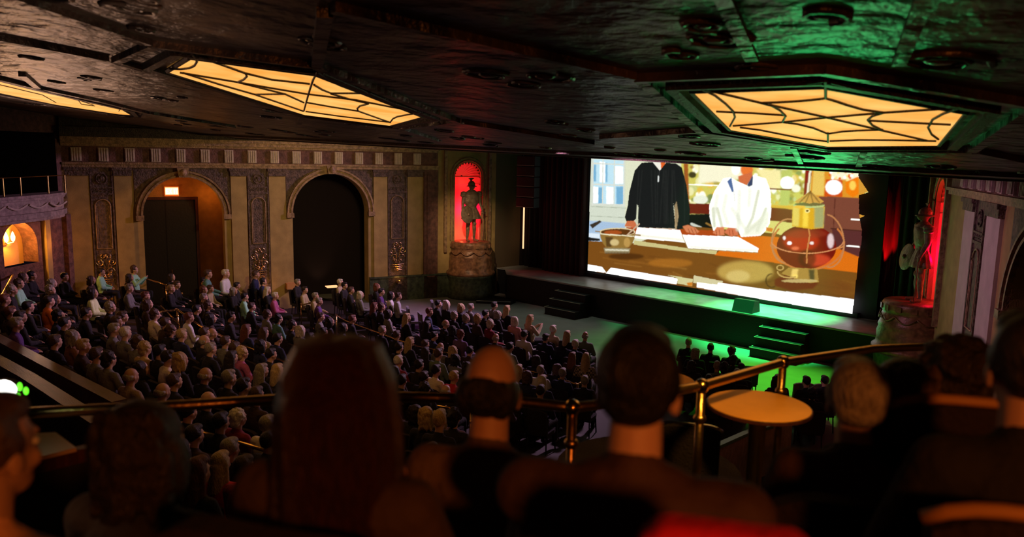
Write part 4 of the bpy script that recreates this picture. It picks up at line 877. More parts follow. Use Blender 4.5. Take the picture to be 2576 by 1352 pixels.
HC = Vector((0, -.055, 1.215))
def head(mb):
    mb.ell((0, -.052, 1.24), (.075, .100, .098)); mb.ell((0, -.018, 1.19), (.060, .068, .088)); mb.ell((0, .0, 1.135), (.044, .048, .038))
    mb.cap((0, .048, 1.225), .009, (0, .064, 1.185), .012, 8); mb.ell((0, .046, 1.236), (.046, .012, .012)); mb.ell((0, .046, 1.150), (.022, .011, .010))
    for s in (-1, 1): mb.ell((s*.079, -.05, 1.195), (.011, .022, .032)); mb.ell((s*.034, .028, 1.18), (.024, .022, .024))
    mb.cap((0, -.085, 1.01), .062, (0, -.060, 1.15), .055)
def arms(mb, r0, r1, r2, hands, pose):
    for s in (-1, 1):
        if pose == 'lap' or (pose == 'clap' and 0): e, h = (s*.25, -.01, .73), (s*.09, .22, .68)
        elif pose == 'clap': e, h = (s*.24, .06, .78), (s*.06, .30, .98)
        else: e, h = (s*.27, -.02, .72), (s*.22, .22, .66)
        mb.cap((s*.175, -.085, .985), r0, e, r1); mb.cap(e, r1, h, r2)
        if hands:
            d = (Vector(h)-Vector(e)).normalized(); H = Vector(h); sd = Vector((-s, .15, 0)).normalized(); u = d.cross(sd).normalized()
            mb.ell(H+d*.045, (.034, .04, .022)); 
            for k in range(4):
                b = H+d*.075+sd*(-.028+.018*k)*1.0; L = (.05, .06, .056, .042)[k]; mb.tube([b-d*.02, b+d*L*.6, b+d*L-Vector((0, 0, .018))], [.0095, .009, .007], 6)
            b = H+d*.03+sd*.03; mb.tube([b, b+sd*.025+d*.02, b+sd*.03+d*.045], [.011, .010, .008], 6)
def body_mb(pose='lap'):
    mb = MB(); head(mb)
    mb.ell((0, -.08, .86), (.16, .105, .2)); mb.ell((0, -.05, .66), (.145, .115, .16)); mb.ell((0, -.02, .54), (.165, .13, .10)); mb.cap((-.15, -.085, .985), .055, (.15, -.085, .985), .055)
    arms(mb, .046, .038, .028, True, pose)
    for s in (-1, 1): mb.cap((s*.09, 0, .53), .078, (s*.12, .42, .50), .056); mb.cap((s*.12, .42, .50), .056, (s*.12, .44, .09), .036); mb.cap((s*.12, .42, .045), .036, (s*.13, .56, .035), .03)
    return mb
def top_mb(pose='lap', g=.016, wide=1.0):
    mb = MB(); mb.ell((0, -.085, .86), ((.165+g)*wide, .115+g, .22)); mb.ell((0, -.055, .66), ((.155+g)*wide, .125+g, .18)); mb.ell((0, -.03, .55), ((.17+g)*wide, .14, .09)); mb.cap((-.155*wide, -.088, .978), .058+g, (.155*wide, -.088, .978), .058+g)
    mb.cap((0, -.088, 1.0), .082, (0, -.085, 1.05), .068)
    arms(mb, .052+g, .044+g, .034+g*.6, False, pose); return mb
def legs_mb():
    mb = MB(); mb.ell((0, -.02, .53), (.185, .15, .10))
    for s in (-1, 1): mb.cap((s*.09, 0, .535), .09, (s*.12, .42, .50), .068); mb.cap((s*.12, .42, .50), .068, (s*.12, .445, .12), .055)
    return mb
def shoes_mb():
    mb = MB()
    for s in (-1, 1): mb.cap((s*.12, .42, .052), .048, (s*.135, .59, .045), .042)
    return mb
def hair_mb(style, rnd=random.Random(1)):
    mb = MB()
    if style in ('short', 'long', 'longer'):
        mb.ell((0, -.076, 1.257), (.087, .098, .094)); mb.ell((0, -.108, 1.215), (.074, .056, .060)); mb.ell((0, -.02, 1.305), (.066, .07, .042))
        for s in (-1, 1): mb.ell((s*.062, -.06, 1.235), (.026, .055, .045))
    if style == 'long':
        mb.cap((0, -.12, 1.2), .078, (0, -.155, .97), .066)
        for s in (-1, 1): mb.cap((s*.062, -.07, 1.23), .036, (s*.09, -.10, .99), .036); mb.cap((s*.04, -.13, 1.1), .05, (s*.05, -.16, .9), .038)
    if style == 'longer':
        for k in range(30):
            a = math.pi*(k/29*1.24-.12); x0, y0 = .062*math.cos(a), -.07-.055*math.sin(a); x1, y1 = .122*math.cos(a), -.06-.105*math.sin(a)
            r = .020+.006*rnd.random()
            mb.tube([(x0*.3, y0*.8-.01, 1.345), (x1*.55, y1*.85, 1.325), (x1*.84, y1*.98, 1.255), (x1*.98, y1*1.06, 1.15), (x1*1.04, y1*1.12, 1.03), (x1*1.02, y1*1.22-.01, .92), (x1*.96+.01*rnd.random(), y1*1.28-.02, .74), (x1*.86, y1*1.25-.02, .60-.05*rnd.random())], [r*.7, r, r, r, r, r*.95, r*.8, r*.3], 7)
        mb.ell((0, -.08, 1.262), (.098, .105, .092)); mb.cap((0, -.13, 1.2), .09, (0, -.17, .85), .07)
    if style == 'curly':
        mb.ell((0, -.075, 1.25), (.094, .104, .10)); mb.ell((0, -.11, 1.18), (.085, .065, .085))
        for i in range(46):
            a = rnd.uniform(0, 6.28); t = rnd.uniform(.05, 2.1); p = Vector((.094*math.sin(t)*math.cos(a), -.075+.10*math.sin(t)*math.sin(a), 1.25+.10*math.cos(t)))
            if p.y > -.0 and p.z < 1.29: continue
            mb.ell(p, (.022,)*3, seg=7, rings=5)
    if style == 'bob':
        mb.ell((0, -.075, 1.25), (.098, .108, .104)); mb.ell((0, -.105, 1.15), (.098, .085, .11))
        for s in (-1, 1): mb.ell((s*.08, -.055, 1.16), (.032, .055, .105))
        for i in range(60):
            a = rnd.uniform(math.pi, 2*math.pi); z = rnd.uniform(1.06, 1.33); q = 1 if z < 1.25 else math.sqrt(max(.1, 1-((z-1.25)/.11)**2))
            mb.ell((.10*q*math.cos(a), -.09+.09*q*math.sin(a), z), (.016, .016, .03), seg=7, rings=5)
    if style == 'fringe':
        mb.ell((0, -.132, 1.222), (.064, .032, .052)); mb.ell((0, -.115, 1.195), (.062, .042, .035))
        for s in (-1, 1): mb.ell((s*.068, -.085, 1.21), (.016, .055, .045)); mb.ell((s*.05, -.12, 1.21), (.03, .035, .052))
    if style == 'cap':
        mb.ell((0, -.062, 1.275), (.086, .106, .075)); mb.ell((0, .06, 1.275), (.062, .06, .012)); mb.ell((0, -.11, 1.2), (.07, .05, .06))
    return mb
TPL = {}
BLANK = mat('tailor_blank', (.1, .1, .1))
def tpl(kind, *a, vox=.017):
    k = (kind, a, vox)
    if k not in TPL:
        f = {'body': body_mb, 'top': top_mb, 'legs': legs_mb, 'shoes': shoes_mb, 'hair': hair_mb}[kind]
        TPL[k] = remesh(f(*a), kind, BLANK, vox, 2)
    return TPL[k]
VAR = {}
def variant(base, m):
    k = (base.name, m.name)
    if k not in VAR: me = base.copy(); me.materials.clear(); me.materials.append(m); VAR[k] = me
    return VAR[k]
EYE = mat('eye_white', (.6, .55, .5), .2); IRIS = mat('iris_dark', (.02, .012, .008), .15)
def eyes_mesh():
    mb = MB()
    for s in (-1, 1): mb.ell((s*.03, .040, 1.214), (.0125, .0125, .009), seg=10, rings=7)
    me = mb.mesh('eyes', EYE, True); return me
EYES = eyes_mesh()
def person(loc, rz, label, style, hc, cc, skin=0, pose='lap', sc=1.0, wide=1.0, vox=.017, group=None, eyes=False, legs='K', name='person'):
    t = thing(name, label, 'person', loc, rz, group); t.scale = (1, 1, sc) if abs(sc-1) < .2 else (sc, sc, sc)
    def part(nm, me): o = bpy.data.objects.new(nm, me); COL.objects.link(o); o.parent = t; return o
    b = part('body', variant(tpl('body', pose, vox=vox), SKIN[skin]))
    part('hair' if style != 'cap' else 'cap', variant(tpl('hair', style, vox=min(vox, .012)), hair_mat(hc)))
    part('top', variant(tpl('top', pose, .016, wide, vox=vox), cloth_mat(cc)))
    part('trousers', variant(tpl('legs', vox=vox), cloth_mat(legs))); part('shoes', variant(tpl('shoes', vox=vox), M_black))
    if eyes: part('eyes', EYES)
    return t
SEAT_ME = {}
def seat_parts(t, cloth, frame, rim=None):
    k = (cloth.name, frame.name, rim.name if rim else '')
    if k not in SEAT_ME:
        d = {}
        mb = MB(); n = 8
        for i in range(n):                                   # curved padded back
            a, b = -1+2*i/n, -1+2*(i+1)/n
            f = lambda q, z, o: (.235*q, -.25-.05*z+.05*q*q+o, .42+.5*z-(.05*q**4 if z > .5 else 0))
            mb.add([f(a, 0, 0), f(b, 0, 0), f(b, 1, 0), f(a, 1, 0), f(a, 0, -.06), f(b, 0, -.06), f(b, 1, -.06), f(a, 1, -.06)], [(0, 1, 2, 3), (7, 6, 5, 4), (3, 2, 6, 7), (1, 0, 4, 5)]+([(0, 3, 7, 4)] if i == 0 else [])+([(2, 1, 5, 6)] if i == n-1 else []))
        d['backrest'] = mb.mesh('backrest', cloth, False)
        mb = MB(); mb.prism([(-.22, -.22), (.22, -.22), (.24, .1), (.21, .24), (-.21, .24), (-.24, .1)], lambda p: (p[0], p[1], .36), lambda p: (p[0], p[1], .44)); d['seat'] = mb.mesh('seat', cloth)
        if rim:
            mb = MB(); mb.tube([(.245*q, -.325+.05*q*q, .93-.05*q**4) for q in [(-1+2*i/12) for i in range(13)]], .015, 8); d['top_rim'] = mb.mesh('top_rim', rim, True)
        for i, (x, y) in enumerate(((-.2, -.2), (.2, -.2), (-.2, .2), (.2, .2))):
            mb = MB(); mb.tube([(x*1.08, y*1.15, -.0), (x, y, .38)], .015, 6); d['leg%d' % i] = mb.mesh('leg', frame)
        SEAT_ME[k] = d
    for nm, me in SEAT_ME[k].items():
        o = bpy.data.objects.new('leg' if nm.startswith('leg') else nm, me); COL.objects.link(o); o.parent = t
def seat(loc, rz, label, cloth=M_seat, frame=M_black, rim=None, group=None, sc=1.0):
    t = thing('theatre_seat', label, 'chair', loc, rz, group); t.scale = (sc, sc, sc); seat_parts(t, cloth, frame, rim); return t
FOC = Vector((.7, 25, 0))
def facing(p, jit=0): d = FOC-Vector((p[0], p[1], 0)); return math.atan2(-d.x, d.y)+jit

CROWD = '''86 694 k K;65 697 b K;37 730 g K;54 714 b M;19 754 a D;34 786 a D;137 713 g K;133 731 g D;145 753 k D;167 697 k K;130 758 d O;155 795 k N
59 797 d K;50 815 g P;170 813 d K;235 705 b D;259 685 k M;240 738 d Y;284 773 g K;342 679 b M;331 699 d D;330 726 g G;378 765 b D;371 745 a K
436 698 d K;449 717 b K;435 727 y K;315 797 b K;300 810 b D;295 829 g G;322 838 w G;396 791 b W;423 813 b D;436 831 b K;463 842 y N;193 847 g O2
218 871 y D;372 876 y Y2;354 860 b G;410 884 k K;431 900 d W;463 906 y K;252 892 b G;282 903 d G;338 946 l B;417 984 l K;481 799 a W2;21 805 g B
515 707 k K;528 690 b T;572 689 w W2;517 730 a K;533 727 b B2;600 719 d K;592 733 g K;517 749 g D;529 769 b K;620 747 k M;648 691 b N;666 709 k N
677 731 wL K;696 745 w V;752 711 g K;770 730 d B2;797 746 g B2;807 759 g P;586 797 k K;678 791 b G;705 802 k T;741 818 d K;762 831 w G;811 797 b G
835 810 d K;625 829 aL N;669 837 bL B2;704 852 k N;520 838 b K;539 839 l D;520 858 l K;536 878 g K;573 860 b G;597 876 b K;616 888 y V;589 899 dL K
688 892 k K;666 932 gL K;704 930 yL K;728 927 k B2;524 943 l K;584 951 g K;621 972 d K;653 994 b D;859 711 w B2;870 719 k K;887 731 b K;911 742 w G
952 722 a K;963 735 k P;988 743 k W2;1006 746 b G2;946 771 aL K;964 773 b K;982 789 d G;1028 799 yL K;1084 785 a N;1106 765 k K;1128 766 w K;1165 774 y K
1188 773 g G;1147 794 g K;1177 801 g N;891 803 a K;966 831 g K;1002 843 b K;1078 818 kL K;1125 815 l K;1143 830 k K;1163 841 a P2;1036 860 yL K;1074 866 b K
1008 874 d K;1074 886 dL K;1111 874 l G;1107 891 b T2;1145 883 y K;1152 903 k G;1007 908 w U;1059 919 k K;1102 932 k W;1147 948 y R;1074 978 d K;1125 983 l K
1225 790 k K;1247 769 d G;1257 791 g K;1279 778 yL K;1206 802 y D;1238 815 w U;1250 850 l K;1299 807 w V2;1338 802 yL B2;1322 842 d W2;1395 829 w B2;1430 843 yL K
1474 845 l T2;1375 850 c N;1450 866 w N;1443 898 aL D;1475 901 yL X;1287 873 k T2;1308 930 yL K;1331 946 b N;1362 932 g W2;1368 958 wL N;1418 939 g N;1406 927 b K
1472 958 g K;1363 983 d N;1298 975 b K;1115 1050 y D;1147 1052 k P2;1052 1036 d K;1078 1045 y K;1111 1055 y K;1146 1049 k K;999 1145 w V2;531 1006 l K;564 1060 k K
608 1050 w U;681 1067 g W;464 1127 d K;588 1127 g K;564 1162 yL R;625 1177 b U;511 1184 aL K;1733 862 g K;1748 887 g K;1788 875 k K;1840 883 b K;1845 906 d K
1739 919 d K;1803 921 g T2;1823 925 k K;1854 939 g K;1863 925 d K;1782 955 k K;1955 955 g K;1952 959 k K;2025 959 k K;2071 957 k K;2042 989 k K'''
rn = random.Random(11); folk = []; PLACED = []
for e in CROWD.replace('\n', ';').split(';'):
    x, y, h, c = e.split(); folk.append((float(x), float(y), h, c))
def clear(p, dist=.47):
    if (Vector((p.x, p.y, 0))-WL.w).dot(WL.n) < .55 or (Vector((p.x, p.y, 0))-WB.w).dot(WB.n) < .75: return False
    for a, b in SEGS:
        d = Vector((b.x-a.x, b.y-a.y)); v = Vector((p.x-a.x, p.y-a.y)); u = max(0, min(1, v.dot(d)/d.length_squared))
        if (v-d*u).length < .38: return False
    return all((p.x-q[0])**2+(p.y-q[1])**2 > dist*dist for q in PLACED)
def place(x, y):
    p0 = ground(x, y, 1.215); d = ray(x, y)
    for off in (0, .2, -.2, .4, -.4, .6, -.6, .85, -.85, 1.1, -1.1, 1.4, -1.4):
        p = p0+d*off; g = floor_z(p.y); sc = (p.z-g)/1.215
        if clear(p) and .84 < sc < 1.16: return p, g, sc
    for off in (0, .3, -.3, .6, -.6, .9, -.9):
        p = p0+d*off; g = floor_z(p.y); sc = (p.z-g)/1.215
        if clear(p, .36) and .84 < sc < 1.16: return p, g, sc
    for off in range(1, 30):
        p = p0-d*off*.2; g = floor_z(p.y); sc = (p.z-g)/1.215
        if clear(p, .45): return (p, g, sc) if sc < 1.35 else None
    return None
def zone(x, y):
    if x > 1690: return 'in the green lit group'
    if y < 765:
        if x < 172: return 'below the box balcony at far left'
        if x < 345: return 'by the leftmost carved pilaster'
        if x < 580: return 'below the exit sign arch'
        if x < 722: return 'by the pilaster between arches'
        if x < 935: return 'before the right hand arch'
        return 'by the rightmost carved pilaster'
    if x < 740:
        if x > 446 and y < 779+(x-446)*.486: return 'just above the slanting handrail'
        if y > 1000: return 'low between foreground women'
        if x < 200: return 'at the left edge'
        if y < 880: return 'left of the long slanting handrail'
        return 'left, under the slanting handrail'
    if x < 1010 and y < 830: return 'beyond the long haired woman'
    if y > 1000: return 'low left of the balding man'
    if x < 1180 and y < 830: return 'in the middle rows'
    if x < 1180: return 'left of the balding man'
    if y < 865: return 'in the front rows'
    return 'right of the balding man'
rec = []
for (x, y, h, c) in folk:
    r = place(x, y)
    if r is None: continue
    p, g, sc = r; PLACED.append((p.x, p.y)); col = h[0]
    style = 'long' if len(h) > 1 else {'l': 'fringe', 'c': 'cap'}.get(col) or rn.choice(['short', 'short', 'curly', 'bob'] if col in 'wya' else ['short', 'short', 'short', 'curly', 'bob'])
    desc = ('long %s haired' % HAIRC[col][1]) if style == 'long' else ('balding grey haired' if col == 'l' else 'dark capped' if col == 'c' else ('curly %s haired' if style == 'curly' else '%s haired' if style == 'short' else 'bobbed %s haired') % HAIRC[col][1])
    rec.append([x, y, p, g, sc, style, col, c, desc, zone(x, y)])
# dim extra spectators in the dark gaps between the ones that can be made out
area = [(20, 760), (400, 800), (520, 900), (640, 990), (740, 930), (860, 830), (980, 800), (1160, 830), (1340, 900), (1490, 880), (1490, 1000), (1020, 990), (560, 1000), (300, 960), (20, 800)]
tries = 0; extra = 0
while extra < 42 and tries < 4000:
    tries += 1; x = rn.uniform(60, 1480); y = rn.uniform(740, 1180)
    if y < 770+max(0, (x-980))*.13 or (y > 1000 and not (470 < x < 690 or 1010 < x < 1180)) or x < 330 and y > 830+(x*.52): continue
    if min(math.hypot(x-r[0], (y-r[1])) for r in rec) < 27: continue
    p = ground(x, y, 1.2); g = floor_z(p.y)
    if not clear(p, .55): continue
    PLACED.append((p.x, p.y)); extra += 1; col = rn.choice('kkdb'); style = rn.choice(['short', 'bob', 'short']); c = rn.choice(['K', 'K', 'N', 'D'])
    rec.append([x, y, p, g, (p.z-g)/1.215, style, col, c, ('%s haired' if style == 'short' else 'bobbed %s haired') % HAIRC[col][1], zone(x, y)])
GRP = {}
for r in rec: GRP.setdefault((r[8], r[7], r[9]), []).append(r)
ORD = ['leftmost', 'second from left', 'third from left', 'fourth from left', 'fifth from left', 'sixth from left', 'seventh from left', 'eighth from left', 'ninth from left', 'tenth from left', 'eleventh from left', 'twelfth from left']
for (desc, c, zn), L_ in GRP.items():
    L_.sort(key=lambda r: r[0])
    for i, r in enumerate(L_):
        lb = '%s person in %s, %s' % (desc, CLOTH[c][1], zn)
        if len(L_) > 1: lb += ', '+ORD[i]+(' alike' if len((lb+ORD[i]).split()) < 14 else '')
        r.append(lb)
for r in rec:
    x, y, p, g, sc, style, col, c, desc, zn, lb = r
    pose = 'clap' if (abs(x-342) < 3 and y < 690) or (abs(x-1338) < 3) else rn.choice(['lap', 'lap', 'rest'])
    a = facing(p, rn.uniform(-.22, .22)); sk = rn.choice([0, 0, 0, 1, 1])
    person((p.x, p.y, g), a, lb, style, col, c, sk, pose, sc, group='spectators on the main floor', eyes=False)
    sl = 'seat under '+lb.replace(' person in ', ' in ')
    if len(sl.split()) > 16: sl = sl.replace(' alike', '').replace('the long slanting handrail', 'the slanting handrail')
    seat((p.x, p.y, g), facing(p), sl, group='occupied seats on the main floor')
# empty chairs the photo shows
for i, (x, y, lb) in enumerate([(1022, 776, 'violet lit empty chair by the arcade base, leftmost of three near the pedestal'), (1048, 772, 'violet lit empty chair by the arcade base, middle of three near the pedestal'), (1078, 786, 'violet lit empty chair by the arcade base, rightmost of three near the pedestal'),
    (1108, 757, 'violet lit empty chair in front of the left statue pedestal, left of two'), (1133, 764, 'violet lit empty chair in front of the left statue pedestal, right of two'),
    (2012, 956, 'green lit empty chair behind the rail near the grey haired man, left of two'), (2058, 958, 'green lit empty chair behind the rail near the grey haired man, right of two'), (2022, 1003, 'green lit empty chair below the pair, partly hidden by the table'),
    (1880, 915, 'dark empty chair silhouetted against the green floor at the end of the group'), (1905, 920, 'dark empty chair half hidden by the rising rail against the green floor')]):
    p = ground(x, y, .9)
    if clear(p, .40):
        PLACED.append((p.x, p.y)); seat((p.x, p.y, floor_z(p.y)), facing(p), lb, mat('grey_seat_vinyl', (.20, .20, .21), .4) if x > 1980 or x < 1200 else M_seat, M_chrome if x < 1200 else M_black, group='empty chairs on the main floor')

# ------------------------------------------------------------------ mezzanine
NV = Vector((-.55, .835, 0)); TV = Vector((.835, .55, 0)); CB = Vector((14.5, 0, 0))
def mz(t, n, z): return CB+TV*t+NV*n+Vector((0, 0, z))
def slab(name, t0, t1, n0, n1, z0, z1, m):
    mb = MB(); mb.prism([(t0, n0), (t1, n0), (t1, n1), (t0, n1)], lambda p: mz(p[0], p[1], z0), lambda p: mz(p[0], p[1], z1)); return struct(mb.build(name, m))
railpx = [(-60, 1046), (470, 1020), (708, 1005), (1000, 999), (1190, 1004), (1330, 1014), (1440, 1026), (1512, 1018), (1765, 972), (1970, 912), (2200, 878), (2360, 872)]
RZ = 4.75; RP = [at_z(x, y, RZ) for x, y in railpx]
FRONT = 4.15; BACK = 4.4; LOW = 3.8
mb = MB(); poly = [Vector((p.x, p.y, 0))+(NV*.12 if i < 8 else Vector((-.13, .02, 0))) for i, p in enumerate(RP)]
poly = [(p.x, p.y) for p in poly]+[(17.5, 7.0), (17.5, -3), (7.5, -3)]
mb.prism(poly, lambda p: (p[0], p[1], LOW-.25), lambda p: (p[0], p[1], LOW)); struct(mb.build('floor', M_carpet))
slab('floor', -5.5, 3.2, -3, 3.05, LOW, FRONT, M_carpet)
slab('floor', -5.5, 3.2, -3, 1.66, FRONT, BACK, M_carpet)
slab('floor', .55, 3.2, 1.66, 2.2, FRONT, BACK, M_carpet)
slab('floor', -5.5, 3.2, -3, .75, BACK, 4.75, M_carpet)
t = thing('handrail', 'thick brass guard rail with ball joints along the mezzanine front behind the foreground people', 'handrail', (RP[6].x, RP[6].y, LOW))
mb = MB(); Q = []
for a, b in zip(RP, RP[1:]): Q += [a+(b-a)*k/3 for k in range(3)]
Q.append(RP[-1]); mb.tube(Q, .029, 14); mb.build('rail', M_brass2, t, True)
for i in (2, 6, 8, 9):
    p = RP[i]; mb = MB(); mb.ell(p, (.046,)*3); o = mb.build('joint', M_brass, t, True)
    mb = MB(); mb.tube([(p.x, p.y, LOW), (p.x, p.y, RZ)], .026, 12); mb.lathe([(.07, 0), (.07, .015), (.03, .04)], (p.x, p.y, LOW), 16)
    mb.ell((p.x, p.y, RZ-.2), (.040, .040, .034)); o = mb.build('post', M_brass2, t, True)
# round pedestal tables
def bistro(c, z0, zt, r, label):
    t = thing('round_table', label, 'table', (c.x, c.y, z0), 0, 'round amber topped tables')
    mb = MB(); mb.lathe([(0, zt-.028), (r-.01, zt-.028), (r, zt-.02), (r, zt-.006), (r-.006, zt), (0, zt)], (c.x, c.y, 0), 64); mb.build('tabletop', M_table, t)
    mb = MB(); mb.lathe([(r+.001, zt-.027), (r+.006, zt-.024), (r+.006, zt-.007), (r+.001, zt-.003)], (c.x, c.y, 0), 64); mb.build('edge_band', M_wood, t)
    mb = MB(); mb.lathe([(.10, zt-.05), (.10, zt-.028), (.055, zt-.06), (.045, z0+.08)], (c.x, c.y, 0), 24); mb.build('pedestal', M_brass2, t, True)
    mb = MB(); mb.lathe([(0, z0), (.22, z0), (.22, z0+.02), (.10, z0+.05), (.05, z0+.09)], (c.x, c.y, 0), 32); mb.build('base', M_black, t, True)
tz = 4.56; c = at_z(1909, 1019, tz); bistro(c, LOW, tz, .315, 'round amber topped pedestal table beside the rail, right of the dark haired man')
c2_ = at_z(1640, 957, 4.3); 
gz_ = 3.55; mb = MB(); mb.lathe([(.75, gz_-.2), (.75, gz_), (0, gz_)], (c2_.x, c2_.y, 0), 28); mb.lathe([(.2, floor_z(c2_.y)-.02), (.2, gz_-.2)], (c2_.x, c2_.y, 0), 16); struct(mb.build('floor', M_carpet))
bistro(c2_, gz_, c2_.z, .345, 'round amber topped table mostly hidden behind the dark haired man')
cp = at_z(1738, 1035, gz_+.8); seat((cp.x, cp.y, gz_), facing(cp), 'chrome framed chair just behind the rail post beside the dark haired man', M_seat, M_chrome, mat('chrome_rim', (.7, .7, .7), .12, 1), None, .86)
# ledge and counter at the lower left
Lz = 4.62
q = [at_z(x, y, Lz) for x, y in ((30, 1166), (62, 1092), (140, 1088), (192, 1127))]
t = thing('counter', 'pale topped counter with dark red wooden edge at lower left beside the man in peach', 'counter', (q[0].x, q[0].y, LOW))
mb = MB(); mb.prism(q, lambda p: (p.x, p.y, Lz-.02), lambda p: (p.x, p.y, Lz)); mb.build('top', mat('pale_counter_laminate', (.62, .42, .27), .6), t)
e = [at_z(x, y, Lz-.02) for x, y in ((-60, 1190), (30, 1168), (194, 1128), (420, 1085))]
mb = MB()
for a, b in zip(e, e[1:]):
    n = Vector((a.y-b.y, b.x-a.x, 0)).normalized()*.03
    mb.add([a-n+Vector((0, 0, -.07)), b-n+Vector((0, 0, -.07)), b+n+Vector((0, 0, -.07)), a+n+Vector((0, 0, -.07)), a-n, b-n, b+n, a+n], [(0, 3, 2, 1), (4, 5, 6, 7), (0, 1, 5, 4), (1, 2, 6, 5), (2, 3, 7, 6), (3, 0, 4, 7)])
mb.build('edge', M_wood, t)
mb = MB()
for a, b in zip(e, e[1:]):
    n = Vector((a.y-b.y, b.x-a.x, 0)).normalized()*.02
    mb.add([Vector((v.x, v.y, LOW)) for v in (a-n, b-n, b+n, a+n)]+[v+Vector((0, 0, -.07)) for v in (a-n, b-n, b+n, a+n)], [(0, 3, 2, 1), (4, 5, 6, 7), (0, 1, 5, 4), (1, 2, 6, 5), (2, 3, 7, 6), (3, 0, 4, 7)])
mb.build('panel', M_dark, t)
# bright lamp with green indicators at the left edge
c = at_z(10, 985, 4.95); t = thing('task_lamp', 'blazing white lamp head with three green indicator lights at the left edge', 'lamp', (c.x, c.y, LOW))
mb = MB(); mb.tube([(c.x, c.y, LOW), (c.x, c.y, c.z-.06)], .015, 8); mb.lathe([(.12, 0), (.12, .02), (.02, .04)], (c.x, c.y, LOW), 16); mb.build('stand', M_black, t)
vd = (CAM-c).normalized(); rt = vd.cross(Z).normalized()*-1
mb = MB(); mb.ell(c-vd*.04, (.075, .075, .06)); mb.build('housing', M_black, t, True)
mb = MB(); mb.ell(c, (.072, .05, .05)); mb.build('lens', emit('lamp_lens_glow', (1, .95, .85), 5), t, True)
for a, b, w_ in ((.062, .012, .02), (.055, -.03, .017), (.085, -.012, .018)):
    mb = MB(); mb.ell(c+Vector((rt.x*a, rt.y*a, b))+vd*.06, (.010, .010, w_)); mb.build('indicator', emit('green_indicator_glow', (.12, 1, .02), 2.2), t, True)
# stair side wall under the table, green light on its edge put into the cap colour
low_wall([(1775, 1132), (1880, 1086), (1950, 1066), (1990, 1052)], 'tan stair side wall with a green glinting edge, seen below the round table', 1.0, .08, M_panel, mat('green_lit_cap', (.10, .22, .09), .5))

# foreground people: head centre pixel and distance
def fore(x, y, d, label, style, hc, cc, floor, skin=0, wide=1.0, hs=1.0, pose='lap', face=None, rim=None, legs='K', chair='padded dark chair'):
    p = CAM+ray(x, y)*d; sc = (p.z-floor)/1.215; a = facing(p) if face is None else face
    p = p-Vector((-math.sin(a), math.cos(a), 0))*-.055
    t = person((p.x, p.y, floor), a, label, style, hc, cc, skin, pose, sc, wide, .0085, None, True, legs)
    for ch in t.children:
        if ch.name.startswith('hair') and hs != 1: 
            ch.scale = (hs, hs, hs); ch.location = HC*(1-hs)
    return t, p, a
WM = M_table
def fseat(p, a, floor, label, rim=None, cloth=M_seat, sc=1.08): return seat((p.x, p.y, floor), a, label, cloth, M_black, rim, 'chairs on the mezzanine', sc)
specs = [
 ('A', -34, 1140, 2.15, 'short haired man in a peach shirt at the lower left corner, turned to the stage', 'short', 'b', 'B', FRONT, 1, 1.15, .97),
 ('B', 366, 1125, 2.4, 'person with a big dark bob and dark top, left foreground before the rail', 'bob', 'd', 'K', FRONT, 0, 1.0, 1.08),
 ('C', 855, 997, 1.75, 'woman with very long straight dark hair in the centre left foreground', 'longer', 'd', 'D', BACK, 0, .95, 1.02),
 ('D', 1235, 982, 2.25, 'balding man in a brown grey shirt, seen from behind at the rail', 'fringe', 'k', 'B', FRONT, 1, 1.12, 1.06),
 ('E', 1604, 982, 1.66, 'dark haired man in a dark brown jacket, large in the centre right foreground', 'short', 'k', 'D', BACK, 0, 1.42, 1.03),
 ('F', 2155, 1012, 2.7, 'grey haired man in a dark brown jacket, just right of the round table', 'short', 'g', 'D', FRONT, 0, 1.1, 1.08),
 ('G', 2266, 1000, 2.8, 'dark haired person in black between the grey haired man and curly haired one', 'bob', 'b', 'K', FRONT, 0, 1.0, .98),
 ('I', 2405, 942, 2.95, 'curly dark haired person in black, turned left in the right foreground', 'curly', 'd', 'K', BACK, 0, 1.05, 1.12),
 ('J', 2590, 930, 2.15, 'dark haired person in black with a pink lit face, cut by the right edge', 'short', 'd', 'K', BACK, 0, 1.05, 1.0),
]
FG = {}
for (k, x, y, d, lb, st, hc, cc, fl, sk, wd, hs) in specs:
    cc2 = cc
    t, p, a = fore(x, y, d, lb, st, hc, cc2, fl, sk, wd, hs); FG[k] = (t, p, a)
    if k in 'FGIJ':
        # these turn towards the screen on their left
        pass
    if k != 'A': fseat(p, a, fl, 'mezzanine chair under the '+{'B': 'person with the big dark bob', 'C': 'long haired woman', 'D': 'balding man in brown grey', 'E': 'dark haired man in the jacket', 'F': 'grey haired man by the round table', 'G': 'dark haired person beside the grey haired man', 'I': 'curly dark haired person, honey rimmed', 'J': 'person cut by the right edge, honey rimmed'}[k], mat('honey_seat_rim', (.45, .22, .05), .5) if k in 'IJ' else None)
    else: fseat(p, a, fl, 'mezzanine chair under the man in the peach shirt')
# wide shirt colours of the nearest people
def recol(k, part, m):
    for ch in FG[k][0].children:
        if ch.name.split('.')[0] == part: ch.data = variant(ch.data, m)
recol('A', 'top', mat('cloth_peach', (.74, .40, .24), .9, 0, .3, 30)); recol('D', 'top', mat('cloth_brown_grey', (.12, .075, .06), .9, 0, .4, 26)); recol('E', 'top', mat('cloth_brown_jacket', (.06, .032, .034), .8, 0, .5, 9)); recol('F', 'top', mat('cloth_umber', (.06, .032, .028), .9, 0, .4, 20))
recol('C', 'hair', mat('hair_long_chestnut', (.040, .012, .008), .36, 0, .8, 60, .4, 40, (4, 4, .4)))
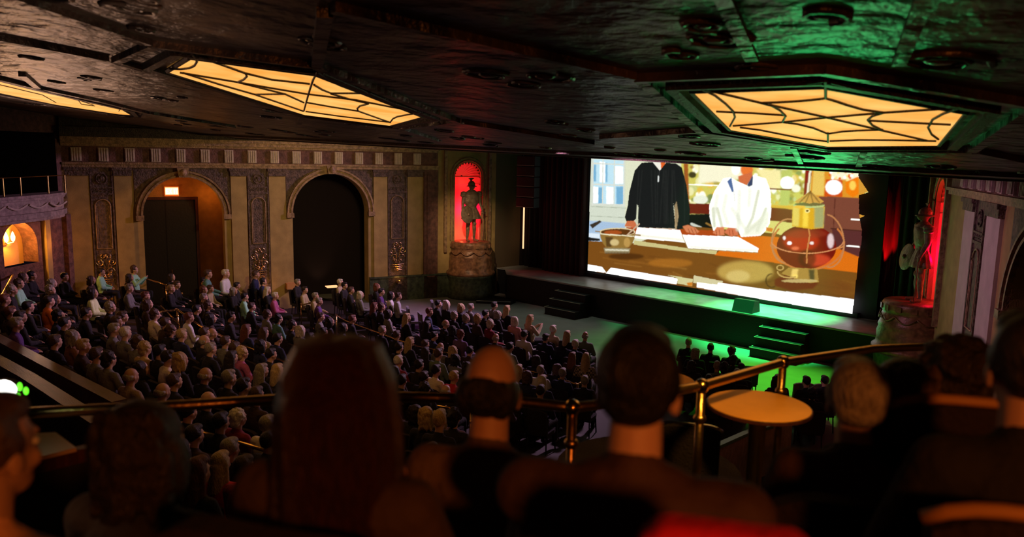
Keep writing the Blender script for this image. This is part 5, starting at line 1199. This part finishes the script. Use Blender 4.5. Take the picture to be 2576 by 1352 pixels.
# empty and part seen chairs near the camera
p = CAM+ray(1828, 1400)*1.15; zt_ = (CAM+ray(1828, 1306)*1.15).z
t = thing('high_chair', 'crimson padded high chair back at the bottom edge, right of centre', 'chair', (p.x, p.y, BACK), math.radians(30))
mb = MB(); H = zt_-BACK; mb.prism([(-.12, H-.22), (-.12, H-.03), (-.09, H), (.09, H), (.12, H-.03), (.12, H-.22)], lambda q_: (q_[0], -.03, q_[1]), lambda q_: (q_[0], .03, q_[1])); o = link('backrest', mb.mesh('backrest', M_redseat), t)
bv = o.modifiers.new('bevel', 'BEVEL'); bv.width = .015; bv.segments = 3
mb = MB(); mb.box(-.17, .17, .0, .34, .66, .72); link('seat', mb.mesh('seat', M_redseat), t)
for x_, y_ in ((-.11, 0), (.11, 0), (-.14, .3), (.14, .3)):
    mb = MB(); mb.tube([(x_*1.1, y_, 0), (x_, y_, .68 if y_ else H-.1)], .014, 6); link('leg', mb.mesh('leg', M_black), t)
p = CAM+ray(1003, 1200)*1.9
t = thing('theatre_seat', 'dark empty chair with a rounded honey wood arm tip, right of the long haired woman', 'chair', (p.x+.12, p.y+.10, BACK-0), facing(p), 'chairs on the mezzanine'); seat_parts(t, M_seat, M_black)
mb = MB(); R_ = Matrix.Rotation(-t.rotation_euler.z, 3, 'Z'); lp = R_ @ (Vector((p.x, p.y, p.z-BACK))-Vector((p.x+.12, p.y+.10, 0))); mb.ell(lp, (.018, .03, .03)); mb.tube([lp, Vector((lp.x, lp.y, .4))], [.016, .012], 8); link('arm_tip', mb.mesh('arm_tip', M_table, True), t)
for x, y, d, lb in [(1110, 1330, 1.75, 'dark empty mezzanine chair low between the long haired woman and balding man'), (2300, 1310, 1.75, 'dark mezzanine chair in the lower right corner, left of two'), (2540, 1290, 1.7, 'dark mezzanine chair in the lower right corner, right of two')]:
    p = CAM+ray(x, y)*d; seat((p.x, p.y, BACK), facing(p, .1), lb, M_seat, M_black, mat('tan_seat_rim', (.035, .022, .018), .6) if x > 2000 else None, 'chairs on the mezzanine', 1.0)
p = CAM+ray(530, 1190)*2.9
